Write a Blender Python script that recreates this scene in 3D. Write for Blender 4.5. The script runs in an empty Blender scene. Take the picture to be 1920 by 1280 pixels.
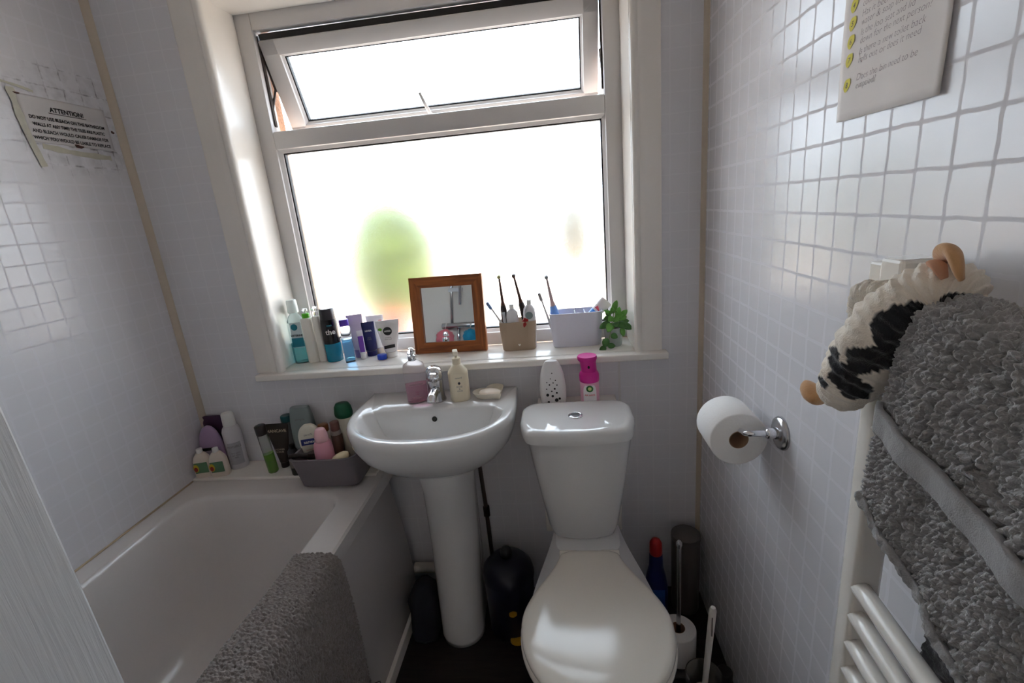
import bpy, bmesh, math, random
from mathutils import Vector, Matrix, noise
random.seed(7)
PI = math.pi
C = bpy.context.scene.collection
FLOOR = -0.03
XR, XL, YB = 0.442, -1.354, 1.513
SILL = 0.912

# ------------------------------------------------------------------ materials
def lin(c):
    return tuple((v / 12.92 if v <= 0.04045 else ((v + 0.055) / 1.055) ** 2.4) for v in c)

def rgb(r, g, b):
    return lin((r / 255, g / 255, b / 255))

def mat(name, col, rough=0.5, metal=0.0, trans=0.0, ior=1.45, spec=0.5, bump=0.0, bscale=200.0, vary=0.0, vscale=8.0, sss=0.0, sheen=0.0, coat=0.0):
    m = bpy.data.materials.new(name)
    m.use_nodes = True
    nt = m.node_tree
    b = nt.nodes['Principled BSDF']
    b.inputs['Base Color'].default_value = (*col, 1)
    b.inputs['Roughness'].default_value = rough
    b.inputs['Metallic'].default_value = metal
    b.inputs['Transmission Weight'].default_value = trans
    b.inputs['IOR'].default_value = ior
    b.inputs['Specular IOR Level'].default_value = spec
    b.inputs['Sheen Weight'].default_value = sheen
    b.inputs['Coat Weight'].default_value = coat
    b.inputs['Subsurface Weight'].default_value = sss
    tc = nt.nodes.new('ShaderNodeTexCoord')
    if vary > 0:
        n = nt.nodes.new('ShaderNodeTexNoise')
        n.inputs['Scale'].default_value = vscale
        n.inputs['Detail'].default_value = 4
        nt.links.new(tc.outputs['Object'], n.inputs['Vector'])
        mx = nt.nodes.new('ShaderNodeMix')
        mx.data_type = 'RGBA'
        mx.inputs['A'].default_value = (*[max(0, c * (1 - vary)) for c in col], 1)
        mx.inputs['B'].default_value = (*[min(1, c * (1 + vary)) for c in col], 1)
        nt.links.new(n.outputs['Fac'], mx.inputs['Factor'])
        nt.links.new(mx.outputs['Result'], b.inputs['Base Color'])
    if bump > 0:
        n2 = nt.nodes.new('ShaderNodeTexNoise')
        n2.inputs['Scale'].default_value = bscale
        n2.inputs['Detail'].default_value = 3
        nt.links.new(tc.outputs['Object'], n2.inputs['Vector'])
        bp = nt.nodes.new('ShaderNodeBump')
        bp.inputs['Strength'].default_value = bump
        bp.inputs['Distance'].default_value = 0.002
        nt.links.new(n2.outputs['Fac'], bp.inputs['Height'])
        nt.links.new(bp.outputs['Normal'], b.inputs['Normal'])
    return m

def math_node(nt, op, a, b=None, c=None):
    n = nt.nodes.new('ShaderNodeMath')
    n.operation = op
    for i, v in enumerate((a, b, c)):
        if v is None:
            continue
        if isinstance(v, (int, float)):
            n.inputs[i].default_value = v
        else:
            nt.links.new(v, n.inputs[i])
    return n.outputs[0]

def tile_mat(name, tile, grout, axis_u, u0, v0, pitch, line=0.075, rough=0.27, stain=None, bump=0.06):
    """moulded plastic wall panel with a small square tile pattern; u along the wall, v up"""
    m = mat(name, tile, rough)
    nt = m.node_tree
    b = nt.nodes['Principled BSDF']
    tc = nt.nodes.new('ShaderNodeTexCoord')
    sp = nt.nodes.new('ShaderNodeSeparateXYZ')
    nt.links.new(tc.outputs['Object'], sp.inputs[0])
    nz = nt.nodes.new('ShaderNodeTexNoise')
    nz.inputs['Scale'].default_value = 38
    nz.inputs['Detail'].default_value = 2
    nt.links.new(tc.outputs['Object'], nz.inputs['Vector'])
    wob = math_node(nt, 'MULTIPLY', math_node(nt, 'SUBTRACT', nz.outputs['Fac'], 0.5), 0.09)
    ds = []
    for out, o in ((sp.outputs[axis_u], u0), (sp.outputs[2], v0)):
        t = math_node(nt, 'ADD', math_node(nt, 'DIVIDE', math_node(nt, 'SUBTRACT', out, o), pitch), wob)
        f = math_node(nt, 'FRACT', t)
        d = math_node(nt, 'SUBTRACT', 0.5, math_node(nt, 'ABSOLUTE', math_node(nt, 'SUBTRACT', f, 0.5)))
        ds.append(d)
    # rounded corners: smooth minimum of the two distances
    dmin = math_node(nt, 'SMOOTH_MIN', ds[0], ds[1], 0.08)
    mr = nt.nodes.new('ShaderNodeMapRange')
    mr.interpolation_type = 'SMOOTHSTEP'
    mr.inputs['From Min'].default_value = line * 0.35
    mr.inputs['From Max'].default_value = line * 0.75
    nt.links.new(dmin, mr.inputs['Value'])
    fac = mr.outputs[0]
    mx = nt.nodes.new('ShaderNodeMix')
    mx.data_type = 'RGBA'
    mx.inputs['A'].default_value = (*grout, 1)
    mx.inputs['B'].default_value = (*tile, 1)
    nt.links.new(fac, mx.inputs['Factor'])
    col = mx.outputs['Result']
    if stain:
        # black mould along the joints and yellowed glue around an old notice
        (sy, sz, ry, rz) = stain
        e = math_node(nt, 'ADD',
                      math_node(nt, 'POWER', math_node(nt, 'DIVIDE', math_node(nt, 'SUBTRACT', sp.outputs[1], sy), ry), 2),
                      math_node(nt, 'POWER', math_node(nt, 'DIVIDE', math_node(nt, 'SUBTRACT', sp.outputs[2], sz), rz), 2))
        reg = nt.nodes.new('ShaderNodeMapRange')
        reg.interpolation_type = 'SMOOTHSTEP'
        reg.inputs['From Min'].default_value = 1.0
        reg.inputs['From Max'].default_value = 0.45
        nt.links.new(e, reg.inputs['Value'])
        n3 = nt.nodes.new('ShaderNodeTexNoise')
        n3.inputs['Scale'].default_value = 34
        n3.inputs['Detail'].default_value = 5
        nt.links.new(tc.outputs['Object'], n3.inputs['Vector'])
        blot = nt.nodes.new('ShaderNodeMapRange')
        blot.inputs['From Min'].default_value = 0.44
        blot.inputs['From Max'].default_value = 0.70
        nt.links.new(n3.outputs['Fac'], blot.inputs['Value'])
        inv = math_node(nt, 'SUBTRACT', 1.0, fac)
        k = math_node(nt, 'MULTIPLY', math_node(nt, 'MULTIPLY', blot.outputs[0], reg.outputs[0]),
                      math_node(nt, 'ADD', math_node(nt, 'MULTIPLY', inv, 0.65), 0.20))
        m2 = nt.nodes.new('ShaderNodeMix')
        m2.data_type = 'RGBA'
        m2.inputs['B'].default_value = (*rgb(52, 38, 34), 1)
        nt.links.new(k, m2.inputs['Factor'])
        nt.links.new(col, m2.inputs['A'])
        col = m2.outputs['Result']
    nt.links.new(col, b.inputs['Base Color'])
    rr = nt.nodes.new('ShaderNodeMapRange')
    rr.inputs['To Min'].default_value = 0.85
    rr.inputs['To Max'].default_value = rough
    nt.links.new(fac, rr.inputs['Value'])
    nt.links.new(rr.outputs[0], b.inputs['Roughness'])
    bp = nt.nodes.new('ShaderNodeBump')
    bp.inputs['Strength'].default_value = bump
    bp.inputs['Distance'].default_value = 0.001
    nt.links.new(fac, bp.inputs['Height'])
    nt.links.new(bp.outputs['Normal'], b.inputs['Normal'])
    return m

def grain_mat(name, c1, c2, axis_scale, rough=0.45, bump=0.0, scale=6.0):
    m = mat(name, c1, rough)
    nt = m.node_tree
    b = nt.nodes['Principled BSDF']
    tc = nt.nodes.new('ShaderNodeTexCoord')
    mp = nt.nodes.new('ShaderNodeMapping')
    mp.inputs['Scale'].default_value = axis_scale
    nt.links.new(tc.outputs['Object'], mp.inputs['Vector'])
    n = nt.nodes.new('ShaderNodeTexNoise')
    n.inputs['Scale'].default_value = scale
    n.inputs['Detail'].default_value = 6
    n.inputs['Distortion'].default_value = 0.8
    nt.links.new(mp.outputs[0], n.inputs['Vector'])
    cr = nt.nodes.new('ShaderNodeValToRGB')
    cr.color_ramp.elements[0].position = 0.38
    cr.color_ramp.elements[0].color = (*c2, 1)
    cr.color_ramp.elements[1].position = 0.62
    cr.color_ramp.elements[1].color = (*c1, 1)
    nt.links.new(n.outputs['Fac'], cr.inputs[0])
    nt.links.new(cr.outputs[0], b.inputs['Base Color'])
    if bump:
        bp = nt.nodes.new('ShaderNodeBump')
        bp.inputs['Strength'].default_value = bump
        bp.inputs['Distance'].default_value = 0.0015
        nt.links.new(n.outputs['Fac'], bp.inputs['Height'])
        nt.links.new(bp.outputs['Normal'], b.inputs['Normal'])
    return m

def attr_mat(name, rough=0.95, sheen=0.3):
    m = mat(name, (1, 1, 1), rough, sheen=sheen, bump=0.6, bscale=500)
    nt = m.node_tree
    a = nt.nodes.new('ShaderNodeAttribute')
    a.attribute_name = 'Col'
    nt.links.new(a.outputs['Color'], nt.nodes['Principled BSDF'].inputs['Base Color'])
    return m

M = {}
W_TILE, W_GROUT = rgb(221, 220, 224), rgb(219, 218, 223)
M['panel_right'] = tile_mat('wall_panel_right', W_TILE, W_GROUT, 1, 1.0451, 1.5568, 0.055)
M['panel_left'] = tile_mat('wall_panel_left', W_TILE, W_GROUT, 1, 1.1045, 1.4649, 0.0511, stain=(1.37, 1.74, 0.24, 0.17))
M['panel_back'] = tile_mat('wall_panel_back', W_TILE, rgb(221, 220, 224), 0, 0.01, 1.5568, 0.055, line=0.045, bump=0.03)
M['plaster'] = mat('white_plaster', rgb(226, 222, 216), 0.8, bump=0.15, bscale=60)
M['landing'] = mat('landing_wall_paint', rgb(206, 198, 190), 0.85)
M['floor'] = grain_mat('dark_vinyl_floor', rgb(40, 33, 32), rgb(26, 22, 22), (1.2, 12, 1), 0.45)
M['gloss_white'] = mat('white_gloss_paint', rgb(238, 233, 226), 0.22, vary=0.03, vscale=14, bump=0.05, bscale=30)
M['upvc'] = mat('white_upvc', rgb(212, 209, 208), 0.28)
M['gasket'] = mat('black_rubber_gasket', rgb(34, 32, 33), 0.6)
M['steel_dark'] = mat('dark_stay_metal', rgb(70, 62, 58), 0.45, metal=0.7)
M['ceramic'] = mat('white_glazed_ceramic', rgb(216, 215, 214), 0.08, coat=0.3)
M['acrylic'] = mat('white_acrylic', rgb(210, 205, 202), 0.16)
M['seat'] = mat('white_plastic_seat', rgb(222, 216, 206), 0.13)
M['chrome'] = mat('polished_chrome', rgb(225, 226, 230), 0.07, metal=1.0)
M['chrome_dull'] = mat('brushed_chrome', rgb(190, 190, 192), 0.22, metal=1.0)
M['enamel'] = mat('white_enamel_radiator', rgb(226, 221, 213), 0.2)
M['door'] = grain_mat('white_painted_woodgrain', rgb(206, 206, 206), rgb(198, 198, 199), (60, 95, 2.2), 0.38, bump=0.55, scale=3.0)
M['cream_trim'] = mat('aged_cream_plastic', rgb(203, 190, 172), 0.4, vary=0.05)
M['sealant'] = mat('yellowed_sealant', rgb(196, 176, 148), 0.5, vary=0.2, vscale=20)
M['wood'] = grain_mat('orange_pine', rgb(176, 102, 50), rgb(120, 62, 28), (14, 14, 14), 0.45, bump=0.1, scale=1.4)
M['wood_v'] = grain_mat('orange_pine_upright', rgb(170, 98, 48), rgb(124, 66, 30), (60, 30, 5), 0.45, bump=0.1, scale=1.0)
M['wood_h'] = grain_mat('orange_pine_rail', rgb(170, 98, 48), rgb(124, 66, 30), (5, 30, 60), 0.45, bump=0.1, scale=1.0)
M['mirror'] = mat('mirror_silver', rgb(235, 238, 238), 0.02, metal=1.0)
M['paper'] = mat('white_paper', rgb(224, 219, 217), 0.85, vary=0.02, vscale=10)
M['paper_white'] = mat('soft_white_tissue', rgb(238, 236, 234), 0.95, bump=0.25, bscale=180)
M['card'] = mat('brown_cardboard', rgb(150, 120, 96), 0.9)
M['ink'] = mat('black_ink', rgb(36, 32, 34), 0.7)
M['pen'] = mat('grey_pen_ink', rgb(112, 100, 106), 0.7)
M['highlighter'] = mat('yellow_highlighter', rgb(222, 212, 96), 0.8, vary=0.12, vscale=60)
M['tape'] = mat('yellowed_sticky_tape', rgb(190, 187, 170), 0.3, vary=0.25, vscale=40)
M['mould'] = mat('dark_mould_spot', rgb(84, 56, 50), 0.8)
M['tow_grey'] = mat('grey_terry_cotton', rgb(150, 148, 147), 0.95, sheen=0.4, bump=0.8, bscale=420, vary=0.10, vscale=90)
M['tow_band'] = mat('grey_woven_band', rgb(150, 149, 149), 0.9, sheen=0.2, bump=0.4, bscale=700)
M['tow_dark'] = mat('charcoal_terry_cotton', rgb(86, 86, 90), 0.95, sheen=0.3, bump=0.8, bscale=420, vary=0.12, vscale=90)
M['mat_grey'] = mat('grey_looped_bath_mat', rgb(128, 120, 116), 0.95, sheen=0.3, bump=0.8, bscale=500, vary=0.10, vscale=120)
M['plush'] = attr_mat('plush_fur')
M['tan'] = mat('tan_plush_felt', rgb(196, 150, 104), 0.9, sheen=0.4, bump=0.3, bscale=300)
M['leaf'] = mat('green_leaf', rgb(106, 164, 78), 0.45, vary=0.3, vscale=30)
M['leaf_dark'] = mat('dark_green_leaf', rgb(74, 122, 62), 0.45, vary=0.3, vscale=30)
M['stem'] = mat('green_stem', rgb(120, 150, 80), 0.6)
M['soil'] = mat('dark_soil', rgb(50, 40, 34), 0.95)
M['pebble'] = mat('pebble_dash', rgb(190, 150, 124), 0.95, vary=0.5, vscale=140, bump=1.0, bscale=160)
M['ground'] = mat('pale_paving', rgb(214, 202, 188), 0.9, vary=0.08, vscale=2)
M['hedge'] = mat('bush_leaf', rgb(92, 112, 14), 0.6, vary=0.25, vscale=9)
M['bush_dark'] = mat('bush_leaf_dark', rgb(110, 136, 80), 0.6, vary=0.25, vscale=9)
M['flower'] = mat('coral_petal', rgb(176, 70, 56), 0.6)
M['olive'] = mat('yellow_green_leaf', rgb(74, 68, 18), 0.6, vary=0.2, vscale=9)

def plastic(name, r, g, b, rough=0.3, **k):
    if name not in M:
        M[name] = mat(name, rgb(r, g, b), rough, **k)
    return M[name]

def frosted_glass():
    m = bpy.data.materials.new('frosted_window_glass')
    m.use_nodes = True
    nt = m.node_tree
    b = nt.nodes['Principled BSDF']
    b.inputs['Base Color'].default_value = (1, 1, 1, 1)
    b.inputs['Transmission Weight'].default_value = 1
    b.inputs['Roughness'].default_value = 0.26
    b.inputs['IOR'].default_value = 1.4
    tc = nt.nodes.new('ShaderNodeTexCoord')
    n = nt.nodes.new('ShaderNodeTexNoise')
    n.inputs['Scale'].default_value = 220
    nt.links.new(tc.outputs['Object'], n.inputs['Vector'])
    bp = nt.nodes.new('ShaderNodeBump')
    bp.inputs['Strength'].default_value = 0.25
    bp.inputs['Distance'].default_value = 0.001
    nt.links.new(n.outputs['Fac'], bp.inputs['Height'])
    nt.links.new(bp.outputs['Normal'], b.inputs['Normal'])
    return m
M['frosted'] = frosted_glass()

def clear(name, col, rough=0.05, ior=1.3):
    if name not in M:
        M[name] = mat(name, col, rough, trans=0.9, ior=ior)
    return M[name]

# ------------------------------------------------------------------ mesh helpers
def obj(name, verts, faces, m, parent=None, smooth=True, loc=None, rot=None):
    me = bpy.data.meshes.new(name)
    me.from_pydata([tuple(v) for v in verts], [], faces)
    me.update()
    if smooth:
        me.polygons.foreach_set('use_smooth', [True] * len(me.polygons))
    me.materials.append(m)
    o = bpy.data.objects.new(name, me)
    C.objects.link(o)
    if parent:
        o.parent = parent
    if loc:
        o.location = loc
    if rot:
        o.rotation_euler = rot
    return o

def tag(o, label, cat, group=None):
    o['label'] = label
    o['category'] = cat
    if group:
        o['group'] = group
    return o

def struct(o, label, cat):
    o['kind'] = 'structure'
    return tag(o, label, cat)

def thing(name, label, cat, loc=(0, 0, 0), rz=0.0, group=None, rx=0.0, ry=0.0):
    o = bpy.data.objects.new(name, None)
    o.empty_display_size = 0.05
    C.objects.link(o)
    o.location = loc
    o.rotation_euler = (rx, ry, rz)
    return tag(o, label, cat, group)

def face_cam(x, y):
    return math.atan2(-x, y)

def sec(rx, ry, z, p=2.0, cx=0.0, cy=0.0, n=32):
    out = []
    for i in range(n):
        t = 2 * PI * i / n
        c, s = math.cos(t), math.sin(t)
        out.append((cx + rx * math.copysign(abs(c) ** (2 / p), c), cy + ry * math.copysign(abs(s) ** (2 / p), s), z))
    return out

def loft(rings, cap0=True, cap1=True, closed=True):
    n = len(rings[0])
    v = [p for r in rings for p in r]
    f = []
    for k in range(len(rings) - 1):
        for i in range(n if closed else n - 1):
            j = (i + 1) % n
            f.append((k * n + i, k * n + j, (k + 1) * n + j, (k + 1) * n + i))
    if cap0:
        f.append(tuple(range(n - 1, -1, -1)))
    if cap1:
        f.append(tuple((len(rings) - 1) * n + i for i in range(n)))
    return v, f

def join(*parts):
    V, F = [], []
    for v, f in parts:
        b = len(V)
        V += list(v)
        F += [tuple(i + b for i in q) for q in f]
    return V, F

def lathe(prof, n=32, sx=1.0, sy=1.0, cx=0.0, cy=0.0, p=2.0, cap0=True, cap1=True):
    return loft([sec(r * sx, r * sy, z, p, cx, cy, n) for r, z in prof], cap0, cap1)

def rlathe(r, z0, z1, b=0.003, n=32, sx=1.0, sy=1.0, p=2.0, r2=None, cx=0.0, cy=0.0):
    """solid of revolution with rounded rims"""
    r2 = r if r2 is None else r2
    pr = []
    for k in range(4):
        a = PI / 2 * k / 3
        pr.append((r - b + b * math.sin(a), z0 + b - b * math.cos(a)))
    for k in range(4):
        a = PI / 2 * k / 3
        pr.append((r2 - b + b * math.cos(a), z1 - b + b * math.sin(a)))
    return lathe(pr, n, sx, sy, cx, cy, p)

def tube(path, r, n=12, cap=True, flat=1.0):
    P = [Vector(p) for p in path]
    R = r if isinstance(r, (list, tuple)) else [r] * len(P)
    rings = []
    up = None
    for i, p in enumerate(P):
        d = (P[min(i + 1, len(P) - 1)] - P[max(i - 1, 0)]).normalized()
        if up is None:
            a = Vector((0, 0, 1)) if abs(d.z) < 0.9 else Vector((1, 0, 0))
            up = (a - d * a.dot(d)).normalized()
        else:
            up = (up - d * up.dot(d)).normalized()
        s = d.cross(up)
        rings.append([tuple(p + (s * math.cos(2 * PI * k / n) + up * math.sin(2 * PI * k / n) * flat) * R[i]) for k in range(n)])
    return loft(rings, cap, cap)

def spline(pts, m=8):
    P = [Vector(p) for p in pts]
    out = []
    for i in range(len(P) - 1):
        p0, p1, p2, p3 = P[max(i - 1, 0)], P[i], P[i + 1], P[min(i + 2, len(P) - 1)]
        for k in range(m):
            t = k / m
            out.append(0.5 * ((2 * p1) + (p2 - p0) * t + (2 * p0 - 5 * p1 + 4 * p2 - p3) * t * t + (3 * p1 - p0 - 3 * p2 + p3) * t ** 3))
    out.append(P[-1])
    return out

def box(x0, x1, y0, y1, z0, z1, b=0.0, seg=2):
    bm = bmesh.new()
    bmesh.ops.create_cube(bm, size=1)
    for v in bm.verts:
        v.co = Vector((x0 + (v.co.x + 0.5) * (x1 - x0), y0 + (v.co.y + 0.5) * (y1 - y0), z0 + (v.co.z + 0.5) * (z1 - z0)))
    if b > 0:
        bmesh.ops.bevel(bm, geom=list(bm.edges), offset=b, segments=seg, affect='EDGES', profile=0.5)
    bm.verts.index_update()
    V = [tuple(v.co) for v in bm.verts]
    F = [tuple(v.index for v in f.verts) for f in bm.faces]
    bm.free()
    return V, F

def flatbox(name, *a, m=None, parent=None, b=0.0):
    v, f = box(*a, b=b)
    return obj(name, v, f, m, parent, smooth=False)

def xform(vf, mtx):
    return [tuple(mtx @ Vector(p)) for p in vf[0]], vf[1]

def auto_smooth(o, ang=35):
    me = o.data
    bm = bmesh.new()
    bm.from_mesh(me)
    for e in bm.edges:
        if len(e.link_faces) == 2 and e.calc_face_angle(0) > math.radians(ang):
            e.smooth = False
    bm.to_mesh(me)
    bm.free()
    return o

def prism(outline, d0, d1, axis='y', b=0.0):
    """extrude a 2D outline (u,v) between depths d0 and d1 along an axis"""
    n = len(outline)
    def P(u, v, d):
        return {'y': (u, d, v), 'x': (d, u, v), 'z': (u, v, d)}[axis]
    V = [P(u, v, d0) for u, v in outline] + [P(u, v, d1) for u, v in outline]
    F = [tuple(range(n)), tuple(range(2 * n - 1, n - 1, -1))]
    F += [(i, n + i, n + (i + 1) % n, (i + 1) % n) for i in range(n)]
    return V, F

def text_vf(s, size, shear=0.0, spacing=1.0, align='CENTER', line=1.0, bold=0.0):
    cu = bpy.data.curves.new('lettering', 'FONT')
    cu.body = s
    cu.size = size
    cu.shear = shear
    cu.align_x = align
    cu.space_character = spacing
    cu.space_line = line
    cu.offset = bold
    cu.resolution_u = 3
    to = bpy.data.objects.new('lettering', cu)
    C.objects.link(to)
    dg = bpy.context.evaluated_depsgraph_get()
    me = bpy.data.meshes.new_from_object(to.evaluated_get(dg))
    V = [tuple(v.co) for v in me.vertices]
    F = [tuple(p.vertices) for p in me.polygons]
    bpy.data.objects.remove(to)
    bpy.data.curves.remove(cu)
    bpy.data.meshes.remove(me)
    return V, F

def on_front(vf, z, r=None, y=0.0, sx=1.0, lift=0.0004, cx=0.0):
    """stand flat lettering (x,y) up on a face looking to -y, wrapped round radius r when given"""
    V = []
    for (a, b, _) in vf[0]:
        a = a * sx + cx
        if r:
            t = a / r
            V.append(((r + lift) * math.sin(t), -(r + lift) * math.cos(t), z + b))
        else:
            V.append((a, y - lift, z + b))
    return V, vf[1]

def patch(w, h, z, r, n=14, sy=1.0, round_=0.0, lift=0.0003, cx=0.0, ry=None):
    """curved label patch centred at height z on a round (or oval) body"""
    V, F = [], []
    k = 8
    for j in range(k + 1):
        v = -1 + 2 * j / k
        ww = w / 2 * ((1 - abs(v) ** 4 * round_) if round_ else 1)
        for i in range(n + 1):
            t = (cx + ww * (-1 + 2 * i / n)) / r
            rr = (ry if ry else r) + lift
            V.append(((r + lift) * math.sin(t), -rr * math.cos(t), z + v * h / 2))
    for j in range(k):
        for i in range(n):
            a = j * (n + 1) + i
            F.append((a, a + 1, a + n + 2, a + n + 1))
    return V, F

def disc(rx, rz, z, y, n=24, cx=0.0):
    V = [(cx + rx * math.cos(2 * PI * i / n), y, z + rz * math.sin(2 * PI * i / n)) for i in range(n)]
    return V, [tuple(range(n))]

# ------------------------------------------------------------------ camera
YAW, PIT, ROL, FPX = -0.1128, -0.2709, -0.0919, 888.7683
cy_, sy_, cp_, sp_ = math.cos(YAW), math.sin(YAW), math.cos(PIT), math.sin(PIT)
fw = Vector((sy_ * cp_, cy_ * cp_, sp_))
rt = Vector((cy_, -sy_, 0))
up = rt.cross(fw)
c_, s_ = math.cos(ROL), math.sin(ROL)
r2, u2 = c_ * rt + s_ * up, -s_ * rt + c_ * up
cam = bpy.data.cameras.new('camera')
cam.sensor_width = 36
cam.lens = FPX / 1920 * 36
cam.clip_start = 0.02
co = bpy.data.objects.new('camera', cam)
C.objects.link(co)
mw = Matrix((r2, u2, -fw)).transposed().to_4x4()
mw.translation = Vector((0, 0, 1.39))
co.matrix_world = mw
bpy.context.scene.camera = co

# ------------------------------------------------------------------ room shell
YF = -0.30            # the wall with the doorway the picture is taken from
CEIL = 2.38
HX0, HX1, HY = -0.95, 0.75, -1.55   # landing beyond the doorway
struct(flatbox('floor', XL - .1, XR + .1, HY, YB + .1, FLOOR - .05, FLOOR, m=M['floor']), 'dark brown vinyl floor around the toilet and basin pedestal', 'floor')
struct(flatbox('ceiling', XL - .1, XR + .4, HY - .1, YB + .272, CEIL, CEIL + .08, m=M['plaster']), 'white ceiling above the bathroom', 'ceiling')
struct(flatbox('wall_left', XL - .1, XL, YF - .1, YB + .272, FLOOR - .05, CEIL, m=M['panel_left']), 'white tile-pattern wall panel beside the bath', 'wall')
struct(flatbox('wall_right', XR, XR + .1, YF - .1, YB + .272, FLOOR - .05, CEIL, m=M['panel_right']), 'white tile-pattern wall panel behind the radiator', 'wall')
WX0, WX1, WZ0, WZ1 = -1.003, 0.238, 0.885, 2.082
def holed_wall(y0, y1, x0, x1):
    return join(box(x0, WX0, y0, y1, FLOOR - .05, CEIL), box(WX1, x1, y0, y1, FLOOR - .05, CEIL),
                box(WX0, WX1, y0, y1, FLOOR - .05, WZ0), box(WX0, WX1, y0, y1, WZ1, CEIL))
struct(obj('wall_back', *holed_wall(YB, 1.69, XL, XR), M['panel_back'], smooth=False), 'white panelled wall around the window', 'wall')
WX0, WX1 = -0.953, 0.20
struct(obj('wall_exterior', *holed_wall(1.70, 1.785, XL - .5, XR + .8), M['pebble'], smooth=False), 'brown pebble-dash outside wall seen through the open sash', 'wall')
WX0, WX1 = -1.003, 0.238
DX0, DX1, DZ = -0.60, 0.33, 2.02
struct(obj('wall_front', *join(box(XL, DX0, YF - .1, YF, FLOOR, CEIL), box(DX1, XR, YF - .1, YF, FLOOR, CEIL), box(DX0, DX1, YF - .1, YF, DZ, CEIL)), M['plaster'], smooth=False), 'white wall at the tap end of the bath', 'wall')
struct(obj('wall_landing', *join(box(HX0 - .1, HX0, HY, YF - .1, FLOOR, CEIL), box(HX1, HX1 + .1, HY, YF - .1, FLOOR, CEIL), box(HX0 - .1, HX1 + .1, HY - .1, HY, FLOOR, CEIL)), M['landing'], smooth=False), 'plain wall of the landing outside the doorway', 'wall')
# doorway lining
struct(obj('trim_7', *join(box(DX0 - .07, DX0, YF, YF + .015, FLOOR, DZ + .07, .003), box(DX1, DX1 + .07, YF, YF + .015, FLOOR, DZ + .07, .003), box(DX0, DX1, YF, YF + .015, DZ, DZ + .07, .003)), M['gloss_white'], smooth=False), 'white architrave around the bathroom doorway', 'trim')

# corner beads and sealant
def quarter(x, sgn, z0, z1, r=0.014):
    ol = [(x, YB)] + [(x + sgn * r * math.cos(a), YB - r * math.sin(a)) for a in [PI / 2 * k / 6 for k in range(7)]]
    return prism(ol, z0, z1, 'z')
struct(obj('trim_1', *quarter(XL, 1, .562, CEIL, .017), M['cream_trim'], smooth=False), 'cream corner bead between the notice wall and the window wall', 'trim')
struct(obj('trim_2', *quarter(XR, -1, FLOOR, CEIL, .013), M['cream_trim'], smooth=False), 'cream corner bead behind the toilet roll holder', 'trim')
struct(obj('trim_3', *tube([(XL + .002, YF + .01, .5535), (XL + .002, .5, .5535), (XL + .002, 1.39, .5535)], .0035, 8), M['sealant']), 'yellowed sealant line between bath rim and wall', 'trim')
for i, x in enumerate((-1.02, 0.176)):   # panel joint strips under the sill
    struct(obj('trim_%d' % (4 + i), *box(x - (.0012 if i == 0 else .004), x + (.0012 if i == 0 else .004), YB - (.0008 if i == 0 else .003), YB, .56 if i == 0 else .70, .885), M['panel_back'] if i == 0 else M['upvc'], smooth=False),
           ('thin panel joint under the left end of the sill', 'white joint strip under the sill by the pink can')[i], 'trim')
struct(flatbox('trim_6', -.10, .16, 1.413, YB, .30, .762, m=M['gloss_white'], b=.004), 'white boxed ledge on the wall behind the cistern', 'ledge')

# ------------------------------------------------------------------ window
win = thing('window_1', 'white frosted window with its top sash propped open', 'window')
win['kind'] = 'structure'
FY0, FY1 = 1.68, 1.735
OX0, OX1, OZ0, OZ1 = -0.946, 0.176, 0.972, 2.022     # openings
TB, TT = 1.648, 1.716                                 # transom
fr = join(box(-1.003, OX0, FY0, FY1, .912, 2.082, .004), box(OX1, .238, FY0, FY1, .912, 2.082, .004),
          box(OX0, OX1, FY0, FY1, .912, OZ0 - .012, .004), box(OX0, OX1, FY0, FY1, OZ1, 2.082, .004), box(OX0, OX1, FY0 - .004, FY1, TB + .010, TT, .006))
auto_smooth(obj('frame', *fr, M['upvc'], win))
# glazing bead of the fixed light, sloping in towards the pane
def bead(x0, x1, z0, z1, ya, yb, w, name, parent, m):
    o = [(x0, z0), (x1, z0), (x1, z1), (x0, z1)]
    i = [(x0 + w, z0 + w), (x1 - w, z0 + w), (x1 - w, z1 - w), (x0 + w, z1 - w)]
    V = [(x, ya, z) for x, z in o] + [(x, yb, z) for x, z in i] + [(x, yb + .02, z) for x, z in o] + [(x, yb + .02, z) for x, z in i]
    F = []
    for k in range(4):
        j = (k + 1) % 4
        F += [(k, j, 4 + j, 4 + k), (4 + k, 4 + j, 12 + j, 12 + k), (12 + k, 12 + j, 8 + j, 8 + k), (8 + k, 8 + j, j, k)]
    return obj(name, V, F, m, parent, smooth=False)
bead(OX0 - .001, OX1 + .001, OZ0 - .013, TB + .011, FY0 + .006, FY0 + .018, .011, 'glazing_bead', win, M['upvc'])
bead(OX0 + .009, OX1 - .009, OZ0 - .002, TB + .001, FY0 + .0245, FY0 + .025, .005, 'gasket', win, M['gasket'])
flatbox('pane', OX0 + .008, OX1 - .008, FY0 + .030, FY0 + .036, OZ0 - .004, TB + .002, m=M['frosted'], parent=win)
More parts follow.
